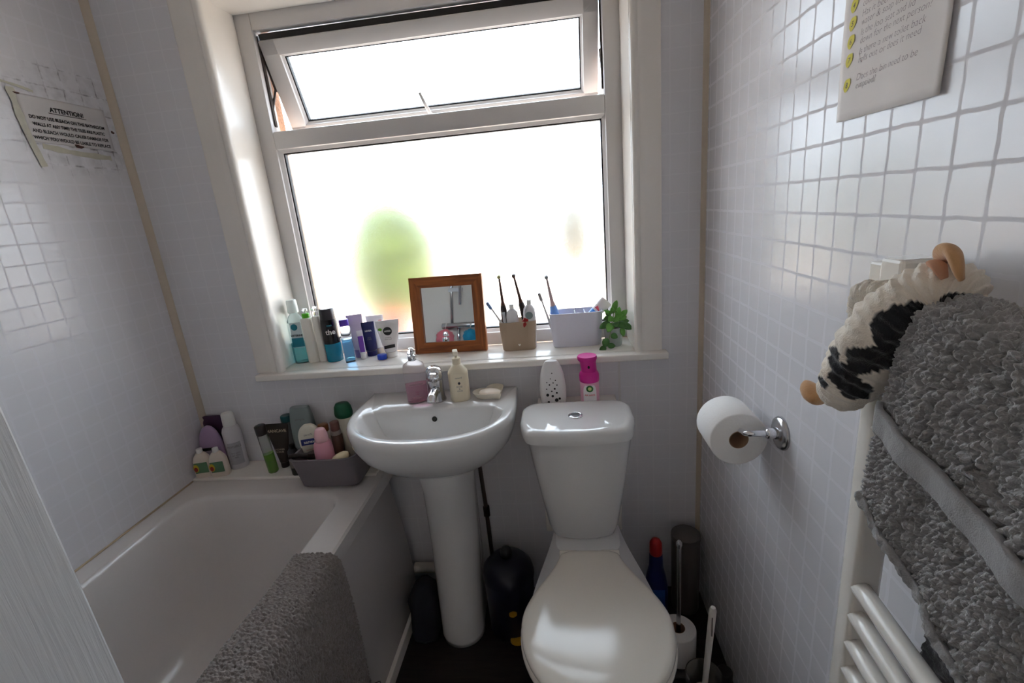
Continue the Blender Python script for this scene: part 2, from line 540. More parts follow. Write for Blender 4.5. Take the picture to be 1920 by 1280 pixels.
# open sash, hinged near the top and swung outward
SA = math.radians(24)
sash = bpy.data.objects.new('sash', None)
C.objects.link(sash)
sash.parent = win
sash.location = (0, 1.687, 1.992)
sash.rotation_euler = (SA, 0, 0)
SX0, SX1, SH = -0.938, 0.168, 0.312
sf = join(box(SX0, SX0 + .058, 0, .05, -SH, 0, .004), box(SX1 - .05, SX1, 0, .05, -SH, 0, .004), box(SX0, SX1, 0, .05, -.046, 0, .004), box(SX0, SX1, 0, .05, -SH, -SH + .046, .004))
auto_smooth(obj('sash_frame', *sf, M['upvc'], sash))
bead(SX0 + .054, SX1 - .046, -SH + .042, -.042, .004, .014, .010, 'sash_bead', sash, M['upvc'])
bead(SX0 + .062, SX1 - .054, -SH + .050, -.050, .018, .020, .006, 'sash_gasket', sash, M['gasket'])
flatbox('sash_pane', SX0 + .060, SX1 - .052, .024, .030, -SH + .048, -.048, m=M['frosted'], parent=sash)
obj('seal_strip', *box(SX0 + .004, SX1 - .004, .012, .034, -.004, .017), M['gasket'], sash, smooth=False)
hx = -0.40
hv = join(box(hx - .03, hx + .03, -.012, 0, -SH + .012, -SH + .034, .004), tube([(hx - .005, -.014, -SH + .026), (hx - .012, -.032, -SH + .045), (hx - .022, -.034, -SH + .075), (hx - .034, -.030, -SH + .112)], [.007, .0065, .006, .0045], 10))
obj('sash_handle', *hv, M['upvc'], sash)
# stays on the left jamb
sv = join(box(-.945, -.941, 1.70, 1.712, 1.735, 2.012), tube([(-.9425, 1.708, 1.975), (-.9425, 1.735, 1.90), (-.9425, 1.752, 1.855)], .004, 6), tube([(-.9425, 1.706, 1.79), (-.9425, 1.748, 1.86)], .004, 6))
obj('friction_stay', *sv, M['steel_dark'], win, smooth=False)
sv = join(box(.170, .1755, 1.70, 1.712, 1.735, 2.012), tube([(.173, 1.706, 1.79), (.173, 1.748, 1.86)], .004, 6))
obj('friction_stay', *sv, M['steel_dark'], win, smooth=False)

# timber lining, architrave and sill board
rv = join(box(-1.003, -.998, YB - .012, FY0, .912, 2.082, .003), box(.227, .238, YB - .012, FY0, .912, 2.082, .003), box(-1.003, .238, YB - .012, FY0, 2.070, 2.082, .003),
          )
struct(obj('trim_8', *join(rv), M['gloss_white'], smooth=False), 'white gloss timber lining inside the window recess', 'trim')
def arch(x0, x1, z0, z1):
    pass
ar = []
for (xa, xb, s) in ((-1.086, -.984, 1), (.229, .314, -1)):
    w = xb - xa
    # profile across the board: flat, step, raised bead at the window side
    pf = [(0, 0), (0, .010), (.006, .013), (.55 * w, .015), (.62 * w, .019), (.74 * w, .017), (.80 * w, .022), (.86 * w, .026), (.93 * w, .026), (w, .020), (w, 0)]
    ol = [((xa + u) if s > 0 else (xb - u), YB - d) for u, d in pf]
    ar.append(prism(ol, .912, 2.16, 'z'))
pf = [(0, 0), (0, .020), (.007, .026), (.014, .026), (.02, .022), (.026, .017), (.038, .019), (.045, .015), (.095, .013), (.1, .010), (.1, 0)]
ar.append(prism([(YB - d, 2.070 + u) for u, d in pf], -1.086, .314, 'x'))
struct(auto_smooth(obj('trim_9', *join(*ar), M['gloss_white']), 50), 'moulded white gloss architrave around the window', 'trim')
struct(auto_smooth(obj('window_sill', *join(box(-1.078, .328, 1.468, YB, .889, SILL, .005, 3), box(-1.003, .238, YB - .01, FY0, .889, SILL, .002)), M['gloss_white'])), 'white gloss sill board full of toiletries below the window', 'window sill')

# ------------------------------------------------------------------ outside
struct(flatbox('ground', -14, 14, 1.79, 16, -.62, -.60, m=M['ground']), 'pale paving outside below the window', 'ground')
struct(flatbox('wall_garden', -14, 14, 9.0, 9.2, -.60, .75, m=M['ground']), 'pale garden wall beyond the frosted glass', 'wall')
def foliage(name, label, x, y, z, rx, rz, m, n, leaf, trunk=True, group=None, blossom=None):
    t = thing(name, label, 'bush', (x, y, -.60), 0, group)
    V, F = [], []
    rnd = random.Random(n)
    for k in range(n):
        d = Vector((rnd.gauss(0, 1), rnd.gauss(0, 1), rnd.gauss(0, 1))).normalized()
        q = rnd.uniform(.25, 1) ** .5
        c = Vector((d.x * rx * q, d.y * rx * q, (z + .6) + d.z * rz * q))
        a = Vector((rnd.gauss(0, 1), rnd.gauss(0, 1), rnd.gauss(0, 1))).normalized()
        b = a.orthogonal().normalized()
        w = a.cross(b)
        s = leaf * rnd.uniform(.6, 1.3)
        i0 = len(V)
        V += [tuple(c - b * s), tuple(c + w * s * .5 + a * s * .15), tuple(c + b * s), tuple(c - w * s * .5 + a * s * .15)]
        F.append((i0, i0 + 1, i0 + 2, i0 + 3))
    obj('foliage', V, F, m, t)
    obj('trunk', *tube([(0, 0, 0), (.02, 0, (z + .6) * .6), (0, .02, z + .6)], [.05, .04, .02], 8), M['card'], t)
    return t
foliage('garden_bush', 'leafy green bush blurred behind the frosted glass', -1.27, 3.6, 1.08, .40, .56, M['hedge'], 3400, .07)
foliage('garden_shrub', 'small yellow-green shrub blurred behind the toothbrush box', .125, 3.6, 1.20, .17, .32, M['olive'], 1500, .06)
foliage('flowering_shrub', 'coral pink flowering shrub below the green bush outside', -1.10, 2.85, .70, .15, .12, M['flower'], 700, .05)

# ------------------------------------------------------------------ bath
bath = thing('bathtub', 'white bath along the notice wall with a mat over its rim', 'bath')
RIM = .5525
def rrect(x0, x1, y0, y1, r, z, n=8):
    out = []
    for cx, cy, a0 in ((x1 - r, y1 - r, 0), (x0 + r, y1 - r, PI / 2), (x0 + r, y0 + r, PI), (x1 - r, y0 + r, 3 * PI / 2)):
        for k in range(n + 1):
            a = a0 + PI / 2 * k / n
            out.append((cx + r * math.cos(a), cy + r * math.sin(a), z))
    return out
BX0, BX1, BY0, BY1 = XL + .001, -.645, YF + .002, 1.498
bt = [rrect(BX0, BX1, BY0, BY1, .006, RIM - .05), rrect(BX0, BX1, BY0, BY1, .006, RIM - .006), rrect(BX0 + .003, BX1 - .006, BY0 + .003, BY1 - .003, .008, RIM),
      rrect(-1.292, -.735, -.21, 1.305, .075, RIM), rrect(-1.284, -.743, -.2, 1.297, .075, RIM - .004), rrect(-1.279, -.748, -.195, 1.290, .075, RIM - .014),
      rrect(-1.268, -.757, -.17, 1.262, .09, RIM - .12), rrect(-1.255, -.770, -.13, 1.21, .11, .26), rrect(-1.235, -.79, -.09, 1.155, .12, .185), rrect(-1.20, -.82, -.04, 1.10, .12, .150), rrect(-1.12, -.90, .1, .95, .1, .140)]
auto_smooth(obj('tub', *loft(bt, False, True), M['acrylic'], bath), 40)
# gently bowed side panel
pv, pf_ = [], []
for j in range(13):
    z = FLOOR + (RIM - .032 - FLOOR) * j / 12
    x = -.652 + .040 * math.sin(PI * (1 - j / 12) * .62) * 1.0
    pv += [(x, YF + .01, z), (x, 1.44, z), (x - .02, 1.47, z), (x - .02, YF + .01, z)]
for j in range(12):
    for i in range(3):
        pf_.append((j * 4 + i, j * 4 + i + 1, j * 4 + i + 5, j * 4 + i + 4))
auto_smooth(obj('side_panel', pv, pf_, M['acrylic'], bath))
obj('plinth', *box(-.618, -.600, YF + .02, 1.40, FLOOR, .018, .003), M['gloss_white'], bath, smooth=False)
struct(obj('trim_10', *box(XL + .001, -.668, 1.392, YB, RIM - .001, .562, .003), M['gloss_white'], smooth=False), 'white ledge across the window end of the bath, holding bottles', 'ledge')

# ------------------------------------------------------------------ basin on its pedestal
sink = thing('pedestal_basin', 'white ceramic basin on a tall pedestal under the window', 'basin')
def dshape(cx, yb, ym, yf, wb, wm, z, p=2.25, nf=36, ns=8, nb=12):
    """D outline: straight back at yb (half width wb), widest wm at ym, rounded front at yf"""
    out = []
    for k in range(nf + 1):
        t = PI + PI * k / nf
        c, s = math.cos(t), math.sin(t)
        out.append((cx + wm * math.copysign(abs(c) ** (2 / p), c), ym + (ym - yf) * math.copysign(abs(s) ** (2 / p), s), z))
    for k in range(1, ns):
        t = k / ns
        e = t * t * (3 - 2 * t)
        out.append((cx + wm + (wb - wm) * e, ym + (yb - ym) * t, z))
    for k in range(nb + 1):
        out.append((cx + wb - 2 * wb * k / nb, yb, z))
    for k in range(1, ns):
        t = 1 - k / ns
        e = t * t * (3 - 2 * t)
        out.append((cx - wm - (wb - wm) * e, ym + (yb - ym) * t, z))
    return out
bc = -.422
ZB = .81
yb_ = YB - .002
R = [dshape(bc, 1.46, 1.40, 1.30, .09, .10, .60), dshape(bc, 1.48, 1.39, 1.25, .13, .15, .62), dshape(bc, 1.49, 1.37, 1.185, .18, .205, .665), dshape(bc, yb_, 1.36, 1.135, .225, .243, .715),
     dshape(bc, yb_, 1.36, 1.114, .243, .257, .755), dshape(bc, yb_, 1.36, 1.108, .252, .262, .785), dshape(bc, yb_, 1.36, 1.109, .255, .263, .800), dshape(bc, yb_, 1.36, 1.116, .252, .258, .8085), dshape(bc, yb_ - .003, 1.36, 1.124, .248, .250, ZB),
     dshape(bc, 1.355, 1.315, 1.142, .200, .230, ZB), dshape(bc, 1.350, 1.313, 1.150, .194, .222, .8035), dshape(bc, 1.344, 1.31, 1.165, .186, .210, .782), dshape(bc, 1.335, 1.305, 1.195, .165, .182, .735), dshape(bc, 1.320, 1.295, 1.225, .11, .125, .695), dshape(bc, 1.29, 1.28, 1.255, .03, .035, .682)]
auto_smooth(obj('basin', *loft(R, True, True), M['ceramic'], sink), 60)
PR = []
for z, w, yf in ((FLOOR, .074, 1.245), (FLOOR + .02, .074, 1.243), (.1, .077, 1.262), (.3, .083, 1.30), (.5, .090, 1.318), (.64, .098, 1.30)):
    PR.append(dshape(-.414 - .010 * (z - FLOOR) / .6, 1.47, yf + w, yf, w * .9, w, z, 2.0))
obj('pedestal', *loft(PR), M['ceramic'], sink)
obj('overflow_hole', *xform(lathe([(.0, -.001), (.0085, -.001), (.0085, .0), (.006, .0008)], 20), Matrix.Translation((-.419, 1.3405, .778)) @ Matrix.Rotation(PI / 2 - .22, 4, 'X')), plastic('dark_hole', 22, 17, 14, .5), sink)
obj('waste', *xform(lathe([(.02, 0), (.02, .003), (.012, .004)], 20), Matrix.Translation((bc, 1.28, .683))), M['chrome'], sink)

# basin mixer tap
tap = thing('mixer_tap', 'chrome lever mixer tap on the basin between two pump bottles', 'tap', (-.424, 1.420, ZB), face_cam(-.3, 1.4))
obj('body', *lathe([(.030, 0), (.030, .004), (.027, .010), (.0255, .05), (.0265, .075)], 28), M['chrome_dull'], tap)
obj('lever', *join(lathe([(.0275, .074), (.0285, .085), (.027, .100), (.021, .112), (.010, .1175), (.001, .118)], 28), tube([(0, -.015, .097), (-.004, -.035, .098), (-.008, -.052, .092)], [.017, .012, .008], 14, flat=.6)), M['chrome'], tap)
obj('spout', *tube(spline([(0, -.01, .040), (-.006, -.045, .042), (-.012, -.075, .036), (-.014, -.085, .026)], 5), [.017] * 6 + [.0155] * 5 + [.0145] * 5, 16), M['chrome'], tap)

# ------------------------------------------------------------------ toilet
wc = thing('toilet', 'white close-coupled toilet with its lid down', 'toilet')
tc_ = .023
def tankring(cx, w, yb, yf, z, bow):
    """rounded rectangle with a bowed front"""
    out = []
    n = 22
    for k in range(n + 1):
        u = -1 + 2 * k / n
        uu = math.copysign(1 - (1 - abs(u)) ** 1.6, u)
        x = cx + w * uu
        edge = max(0, (abs(uu) - .80) / .20)
        y = yf + bow * uu * uu + (yb - yf) * .33 * edge ** 2.2
        out.append((x, y, z))
    ye = out[-1][1]
    for k in range(1, 5):
        out.append((cx + w, ye + (yb - .05 - ye) * k / 4, z))
    for k in range(0, 7):
        a = PI / 2 * k / 6
        out.append((cx + w - .045 + .045 * math.cos(a), yb - .05 + .05 * math.sin(a), z))
    for k in range(0, 7):
        a = PI / 2 * k / 6
        out.append((cx - w + .045 - .045 * math.sin(a), yb - .05 + .05 * math.cos(a), z))
    for k in range(1, 5):
        out.append((cx - w, yb - .05 + (out[0][1] - yb + .05) * k / 4 * .98, z))
    return out
tk = []
for z, w, yf, bw in ((.398, .092, 1.262, .025), (.402, .104, 1.243, .028), (.43, .114, 1.233, .03), (.55, .132, 1.215, .03), (.65, .146, 1.203, .028), (.748, .158, 1.195, .026)):
    tk.append(tankring(tc_ + .004, w, 1.405, yf, z, bw))
auto_smooth(obj('cistern', *loft(tk), M['ceramic'], wc), 50)
ld = []
for z, o in ((.749, .006), (.751, .0), (.775, .0), (.784, .004), (.789, .012), (.790, .022)):
    ld.append(tankring(tc_, .1665 - o, 1.408 - o * .6, 1.181 + o, z, .026))
auto_smooth(obj('cistern_lid', *loft(ld), M['ceramic'], wc), 40)
fb = obj('flush_button', *xform(lathe([(.0215, 0), (.0215, .003), (.019, .0042), (.0165, .0042), (.016, .003), (.001, .003)], 28), Matrix.Translation((.021, 1.293, .7895))), M['chrome'], wc)
obj('button_half', *xform(join(prism([(-.0140, .001)] + [(.0145 * math.cos(a), .0015 + .0125 * math.sin(a)) for a in [PI * k / 10 for k in range(10, -1, -1)]], .003, .0052, 'z'),
                               prism([(.0140, -.001)] + [(.0145 * math.cos(a), -.0015 - .0125 * math.sin(a)) for a in [PI * k / 10 for k in range(11)]], .003, .0048, 'z')), Matrix.Translation((.021, 1.293, .7895))), M['chrome_dull'], fb, smooth=False)
def egg(cx, yb, ym, yf, wb, wm, z, n=28):
    """toilet seat outline: narrow straight back, widest in the middle, round front"""
    out = []
    for k in range(n + 1):
        t = PI + PI * k / n
        out.append((cx + wm * math.cos(t), ym + (ym - yf) * math.sin(t), z))
    m = 16
    for k in range(1, m):
        t = k / m
        e = 1 - (1 - math.cos(PI * t)) / 2
        out.append((cx + wb + (wm - wb) * (e ** .85), ym + (yb - ym) * t, z))
    for k in range(9):
        u = 1 - 2 * k / 8
        out.append((cx + wb * u, yb - .012 * abs(u) ** 6, z))
    for k in range(1, m):
        t = 1 - k / m
        e = 1 - (1 - math.cos(PI * t)) / 2
        out.append((cx - wb - (wm - wb) * (e ** .85), ym + (yb - ym) * t, z))
    return out
sc = .035
def er(o, z, wb=.082, wm=.178, yb=1.150, yf=.700):
    return egg(sc, yb - o * .5, .905, yf + o, wb - o * .6, wm - o, z)
obj('seat_lid', *loft([er(.010, .4195), er(.003, .421), er(.0, .426), er(.001, .433), er(.006, .439), er(.016, .4425), er(.04, .445), er(.09, .4465)]), M['seat'], wc)
obj('seat_ring', *loft([er(.008, .3985), er(.0005, .401), er(-.003, .406), er(-.002, .414), er(.006, .4185)]), M['seat'], wc)
def pr(z, wb, wm, yb, ym, yf):
    return egg(sc, yb, ym, yf, wb, wm, z)
obj('pan', *loft([pr(FLOOR, .085, .10, 1.33, 1.06, .90), pr(FLOOR + .03, .083, .098, 1.33, 1.06, .90), pr(.10, .085, .10, 1.33, 1.03, .86), pr(.2, .09, .12, 1.33, .98, .80), pr(.30, .095, .150, 1.33, .93, .745), pr(.36, .098, .166, 1.33, .91, .722), pr(.385, .10, .171, 1.33, .905, .714), pr(.3975, .10, .170, 1.33, .905, .716)]), M['ceramic'], wc)
obj('pan_shelf', *loft([sec(.108, .10, .36, 5, sc, 1.28), sec(.106, .098, .38, 5, sc, 1.28), sec(.102, .094, .393, 5, sc, 1.28), sec(.096, .09, .399, 5, sc, 1.28)]), M['ceramic'], wc)
for s in (-1, 1):
    obj('hinge', *xform(rlathe(.012, 0, .05, .003, 16), Matrix.Translation((sc + s * .060 - .025, 1.148, .425)) @ Matrix.Rotation(PI / 2, 4, 'Y')), M['seat'], wc)

# ------------------------------------------------------------------ bottle kit
def part(name, vf, m, parent, smooth=True):
    return auto_smooth(obj(name, vf[0], vf[1], m, parent), 48) if smooth else obj(name, vf[0], vf[1], m, parent, smooth=False)

def words(parent, s, size, z, m, r=None, y=0.0, name='lettering', **k):
    kw = {q: k.pop(q) for q in ('sx', 'cx', 'lift') if q in k}
    return obj(name, *on_front(text_vf(s, size, **k), z, r, y, **kw), m, parent, smooth=False)

INKW = plastic('white_print', 236, 236, 232, .6)
INKG = plastic('grey_print', 120, 116, 118, .6)
INKD = plastic('dark_print', 44, 44, 52, .6)

# --- window sill, left to right
s1 = 'toiletries on the window sill'
x, y = -.970, 1.610
t = thing('mouthwash_bottle', 'tall clear mouthwash bottle with teal liquid in the sill corner', 'bottle', (x, y, SILL), face_cam(x, y) * .25, s1)
part('body', loft([sec(.0265, .022, 0, 3), sec(.0282, .0245, .005, 3), sec(.0282, .0245, .14, 3), sec(.0268, .023, .16, 2.6), sec(.020, .017, .175, 2.2), sec(.014, .014, .183), sec(.014, .014, .196)]), clear('pale_aqua_plastic', rgb(224, 242, 242), .05, 1.12), t)
part('liquid', loft([sec(.0255, .020, .004, 3), sec(.0265, .0225, .02, 3), sec(.0265, .0225, .075, 3)]), clear('teal_liquid', rgb(120, 206, 212), .05, 1.15), t)
part('cap', loft([sec(.018, .018, .188), sec(.019, .019, .192), sec(.018, .018, .228), sec(.016, .016, .235)]), plastic('white_cap_clear', 228, 238, 236, .25), t)
lb = part('front_label', prism([(-.017, .062), (.027, .062), (.027, .155), (-.011, .155)], -.0254, -.0248, 'y'), plastic('grey_white_label', 196, 210, 214, .4), t, False)
obj('label_emblem', *disc(.012, .012, .138, -.0258, cx=.002), plastic('teal_print', 24, 120, 140, .4), lb)
obj('label_panel', *prism([(-.017, .064), (.027, .064), (.027, .098), (-.015, .098)], -.0259, -.0257, 'y'), M['teal_print'], lb, smooth=False)
words(lb, 'LISTERINE', .0095, .104, INKD, None, -.0259, cx=.006, align='CENTER', bold=.0004)

def pump_bottle(name, label, x, y, w, d, h, rz, body_m, collar_m, head_m, collar_r=.013, p=4.5, z=SILL, group=s1, neck=True, hh=.03):
    t = thing(name, label, 'bottle', (x, y, z), rz, group)
    part('body', loft([sec(w * .92, d * .92, 0, p), sec(w, d, .004, p), sec(w, d, h - .008, p), sec(w * .93, d * .93, h - .001, p), sec(w * .6, d * .7, h + .001, 3)]), body_m, t)
    part('collar', rlathe(collar_r, h, h + .017, .002, 24), collar_m, t)
    part('pump_head', join(rlathe(.0045, h + .017, h + .026, .001, 16), xform(loft([sec(.009, .009, 0), sec(.010, .010, .003), sec(.008, .008, .010)]), Matrix.Translation((0, 0, h + .025))), tube([(0, 0, h + .031), (0, -.014, h + .031), (0, -.024, h + .027)], .0045, 10)), head_m, t)
    return t
WB = plastic('milky_white_plastic', 232, 228, 220, .35)
pump_bottle('pump_bottle', 'square white pump bottle with a bright green collar', -.9225, 1.604, .0185, .018, .166, .12, WB, plastic('bright_green_cap', 88, 186, 36, .35), plastic('white_pump', 240, 240, 238, .3))
pump_bottle('pump_bottle', 'white pump bottle with a clear top between green collar and black can', -.8870, 1.612, .0135, .018, .170, .08, WB, clear('clear_cap', rgb(225, 228, 230), .1), clear('clear_cap', rgb(225, 228, 230), .1), .011)

x, y = -.8425, 1.606
t = thing('aerosol_can', 'black and teal aerosol can with white lettering on the sill', 'can', (x, y, SILL), face_cam(x, y), s1)
part('body', lathe([(.027, 0), (.029, .003), (.029, .068)], 32), plastic('teal_metallic', 14, 130, 158, .25), t)
part('upper_body', lathe([(.0291, .068), (.0291, .146), (.0275, .152), (.0275, .156)], 32), plastic('gloss_black', 22, 21, 24, .22), t)
part('cap', lathe([(.0272, .156), (.0268, .162), (.0255, .19), (.024, .196)], 32), plastic('smoky_black_cap', 54, 52, 56, .25), t)
words(t, 'the', .026, .104, INKW, .0292, bold=.0006)
words(t, 'men', .010, .134, M['teal_print'], .0292, bold=.0003)

x, y = -.772, 1.578
t = thing('spray_bottle', 'slim clear bottle of blue liquid with a purple cap', 'bottle', (x, y, SILL), face_cam(x, y), s1)
part('body', loft([sec(.0165, .0165, 0, 4), sec(.018, .018, .003, 4), sec(.018, .018, .128, 4), sec(.013, .013, .135, 3)]), clear('clear_pet', rgb(250, 250, 254), .03, 1.12), t)
part('liquid', loft([sec(.015, .015, .006, 4), sec(.016, .016, .008, 4), sec(.016, .016, .085, 4)]), clear('bright_blue_liquid', rgb(110, 200, 246), .03, 1.15), t)
part('cap', loft([sec(.0160, .0160, .134, 3), sec(.0165, .0165, .137, 3), sec(.0165, .0165, .154, 3), sec(.0145, .0145, .157, 3)]), plastic('purple_cap', 92, 50, 190, .3), t)

def sqtube(name, label, x, y, w, h, rz, body_m, cap_m, cap_h=.022, cap_r=.016, lean=0.0, z=SILL, group=s1, d=.016, crimp=.012, upside=False):
    """squeeze tube standing on its cap, flat crimped end upward"""
    t = thing(name, label, 'tube', (x, y, z), rz, group, rx=lean)
    part('cap', rlathe(cap_r, 0, cap_h, .002, 24), cap_m, t)
    rg = [sec(cap_r * .8, cap_r * .8, cap_h - .001)]
    for k in range(9):
        u = k / 8
        rg.append(sec(cap_r * 1.1 + (w / 2 - cap_r * 1.1) * u ** .9, d * (1 - u) ** .75 + .0016, cap_h + .003 + (h - crimp - cap_h - .003) * u))
    rg += [sec(w / 2, .0016, h - crimp + .001, 3), sec(w / 2, .0014, h, 3)]
    part('body', loft(rg), body_m, t)
    return t
t = sqtube('lotion_tube', 'pale lilac squeeze tube behind the small purple tube', -.756, 1.632, .056, .160, face_cam(-.75, 1.6) * .8, plastic('pale_lilac', 206, 194, 216, .35), plastic('dusty_lilac_cap', 150, 128, 176, .35), .030, .019)
t = sqtube('lip_balm_tube', 'small white tube with a purple panel in front of the lilac tube', -.731, 1.600, .022, .106, face_cam(-.73, 1.6), plastic('white_tube', 236, 234, 236, .3), plastic('white_tube', 236, 234, 236, .3), .02, .0095, d=.009)
part('colour_panel', prism([(-.0085, .028), (.0085, .028), (.0092, .088), (-.0092, .088)], -.0102, -.0092, 'y'), plastic('violet_print', 116, 60, 176, .4), t, False)
t = sqtube('face_cream_tube', 'navy blue squeeze tube leaning among the white tubes', -.713, 1.640, .046, .128, face_cam(-.71, 1.6) * .7, plastic('navy_blue', 24, 30, 84, .3), plastic('navy_blue', 24, 30, 84, .3), .02, .019)
words(t, 'NIVEA', .0085, .094, INKW, None, -.0125, bold=.0003)
words(t, 'Q10\nCARE', .0065, .070, INKG, None, -.0155)
t = sqtube('hand_cream_tube', 'white tube with pale pink print behind the navy tube', -.694, 1.667, .064, .145, face_cam(-.69, 1.6) * .4, plastic('white_tube', 236, 234, 236, .3), plastic('beige_cap', 206, 196, 186, .4), .022, .017)
obj('print', *disc(.009, .006, .122, -.0065, cx=.02), plastic('pink_print', 226, 150, 150, .4), t)
x, y = -.628, 1.612
t = sqtube('face_wash_tube', 'white tube with round black emblem, nearest the wooden mirror', x, y, .084, .136, face_cam(x, y) * .5, plastic('white_tube', 236, 234, 236, .3), plastic('white_cap', 236, 236, 234, .3), .02, .021, d=.02)
obj('emblem', *disc(.0155, .0155, .098, -.0135), plastic('black_print', 26, 26, 30, .4), t)
words(t, 'NIVEA', .0085, .0955, INKW, None, -.0142, bold=.0003)
obj('black_panel', *prism([(-.019, .034), (.020, .038), (.020, .050), (-.019, .046)], -.0205, -.0200, 'y'), M['black_print'], t, smooth=False)
words(t, 'sensitive\nface wash', .0065, .074, INKG, None, -.0185)
obj('leaf_print', *disc(.007, .005, .106, -.0125, cx=-.026), plastic('leaf_green_print', 120, 190, 60, .4), t)
t = tag(obj('bottle_cap', *rlathe(.017, 0, .018, .003, 24), plastic('royal_blue', 30, 70, 196, .3), loc=(-.654, 1.582, SILL)), 'loose royal blue screw cap in front of the white tubes', 'cap')

# --- wooden mirror
mir = thing('framed_mirror', 'square pine-framed mirror leaning against the window', 'mirror', (-.407, 1.617, SILL + .001), math.radians(-1.5), rx=math.radians(-8.0))
HWm, HHm, FWm = .133, .274, .038
def mitre(pts, y0, y1):
    return prism(pts, y0, y1, 'y')
for nm, pts, m in (('frame_side', [(-HWm, 0), (-HWm + FWm, FWm), (-HWm + FWm, HHm - FWm), (-HWm, HHm)], M['wood_v']), ('frame_side', [(HWm, 0), (HWm, HHm), (HWm - FWm, HHm - FWm), (HWm - FWm, FWm)], M['wood_v']),
                   ('frame_rail', [(-HWm, 0), (HWm, 0), (HWm - FWm, FWm), (-HWm + FWm, FWm)], M['wood_h']), ('frame_rail', [(-HWm, HHm), (-HWm + FWm, HHm - FWm), (HWm - FWm, HHm - FWm), (HWm, HHm)], M['wood_h'])):
    obj(nm, *mitre(pts, -.006, .016), m, mir, smooth=False)
obj('glass', *box(-HWm + FWm - .003, HWm - FWm + .003, .003, .007, FWm - .003, HHm - FWm + .003), M['mirror'], mir, smooth=False)

# --- beige pot with brushes
def planter(name, label, x, y, wb, db, wt, dt, h, m, rz, thick=.004, p=5):
    t = thing(name, label, 'holder', (x, y, SILL), rz)
    rg = [sec(wb * .95, db * .95, 0, p), sec(wb, db, .004, p), sec(wt, dt, h - .001, p), sec(wt - .001, dt - .001, h, p), sec(wt - thick, dt - thick, h, p), sec(wt - thick - .0005, dt - thick - .0005, h - .002, p), sec(wb - thick, db - thick, .006, p)]
    part('pot', loft(rg), m, t)
    return t
t = planter('toothbrush_pot', 'beige pot with a tiny white heart, holding dark toothbrushes', -.157, 1.622, .059, .038, .066, .042, .103, plastic('beige_matte', 176, 156, 134, .6), math.radians(2))
hp = [(.0045 * (16 * math.sin(a) ** 3) / 16, .0045 * (13 * math.cos(a) - 5 * math.cos(2 * a) - 2 * math.cos(3 * a) - math.cos(4 * a)) / 16) for a in [2 * PI * k / 24 for k in range(24)]]
obj('heart', *prism([(u + .002, v + .022) for u, v in hp], -.0405, -.0393, 'y'), INKW, t, smooth=False)
s2 = 'toothbrushes on the window sill'
def ebrush(label, base, tip, handle_m, neck_m, head_m, hfrac=.55, r=.013, panel=None):
    t = thing('electric_toothbrush', label, 'toothbrush', base, 0, s2)
    b = Vector(base)
    d = Vector(tip) - b
    L = d.length
    q = Vector((0, 0, 1)).rotation_difference(d).to_matrix().to_4x4()
    hl = L * hfrac
    part('handle', xform(lathe([(r * .8, 0), (r, .01), (r * 1.02, hl * .6), (r * .88, hl - .012), (r * .7, hl)], 20), q), handle_m, t)
    part('neck', xform(lathe([(r * .62, hl), (r * .62, hl + .004), (r * .44, hl + .012), (.0036, L - .018), (.0032, L - .004)], 16), q), neck_m, t)
    part('brush_head', xform(join(xform(rlathe(.0065, -.006, .006, .002, 16), Matrix.Translation((0, 0, L - .003)) @ Matrix.Rotation(PI / 2, 4, 'X')), xform(lathe([(.0055, .005), (.0058, .013)], 16), Matrix.Translation((0, 0, L - .003)) @ Matrix.Rotation(PI / 2, 4, 'X'))), q), head_m, t)
    if panel:
        part('grip_panel', xform(box(-.0055, .0055, -r - .0008, -r + .003, hl * .35, hl * .86, .002), q), panel, t)
    return t
DK = plastic('dark_brown_black', 38, 26, 24, .35)
NK = plastic('brown_neck', 74, 42, 30, .4)
ebrush('dark electric toothbrush with a pale head, next to the mirror', (-.196, 1.618, SILL + .006), (-.206, 1.604, 1.176), DK, NK, plastic('pale_green_head', 206, 210, 150, .5), .60, .0125, plastic('silver_grip', 196, 200, 206, .35))
ebrush('dark electric toothbrush with a brown head, second from the mirror', (-.112, 1.626, SILL + .006), (-.156, 1.604, 1.176), DK, NK, plastic('brown_head', 60, 34, 28, .5), .62, .0125)
def hbrush(label, base, tip, m, hm):
    t = thing('toothbrush', label, 'toothbrush', base, 0, s2)
    d = Vector(tip) - Vector(base)
    L = d.length
    q = Vector((0, 0, 1)).rotation_difference(d).to_matrix().to_4x4()
    part('handle', xform(tube([(0, 0, 0), (0, -.001, L * .4), (0, 0, L * .72), (0, 0, L)], [.0042, .005, .003, .0034], 10), q), m, t)
    part('bristles', xform(box(-.005, .005, -.012, .003, L - .026, L + .002, .003), q), hm, t)
    return t
hbrush('white toothbrush with a blue head leaning towards the mirror', (-.160, 1.606, SILL + .006), (-.253, 1.588, 1.090), plastic('pearl_white', 214, 216, 220, .35), plastic('slate_blue', 116, 146, 190, .5))
s3 = 'toothpaste in the holders'
PW = plastic('paste_white', 226, 226, 230, .3)
def paste(label, x, y, z0, h, tilt, extra=None):
    t = thing('toothpaste_tube', label, 'toothpaste', (x, y, z0), 0, s3, ry=tilt)
    part('body', loft([sec(.020, .0015, 0, 3), sec(.021, .006, .03, 2.2), sec(.021, .014, h * .72), sec(.019, .015, h * .82), sec(.012, .012, h * .88), sec(.008, .008, h * .90)]), PW, t)
    part('cap', rlathe(.0078, h * .89, h, .0015, 18), plastic('white_cap', 236, 236, 234, .3), t)
    return t
paste('white toothpaste tube cap up in the beige pot, nearer the mirror', -.172, 1.598, SILL + .006, .158, 0)
t = paste('white toothpaste tube with a grey-green print, far side of beige pot', -.116, 1.600, SILL + .006, .170, .03)
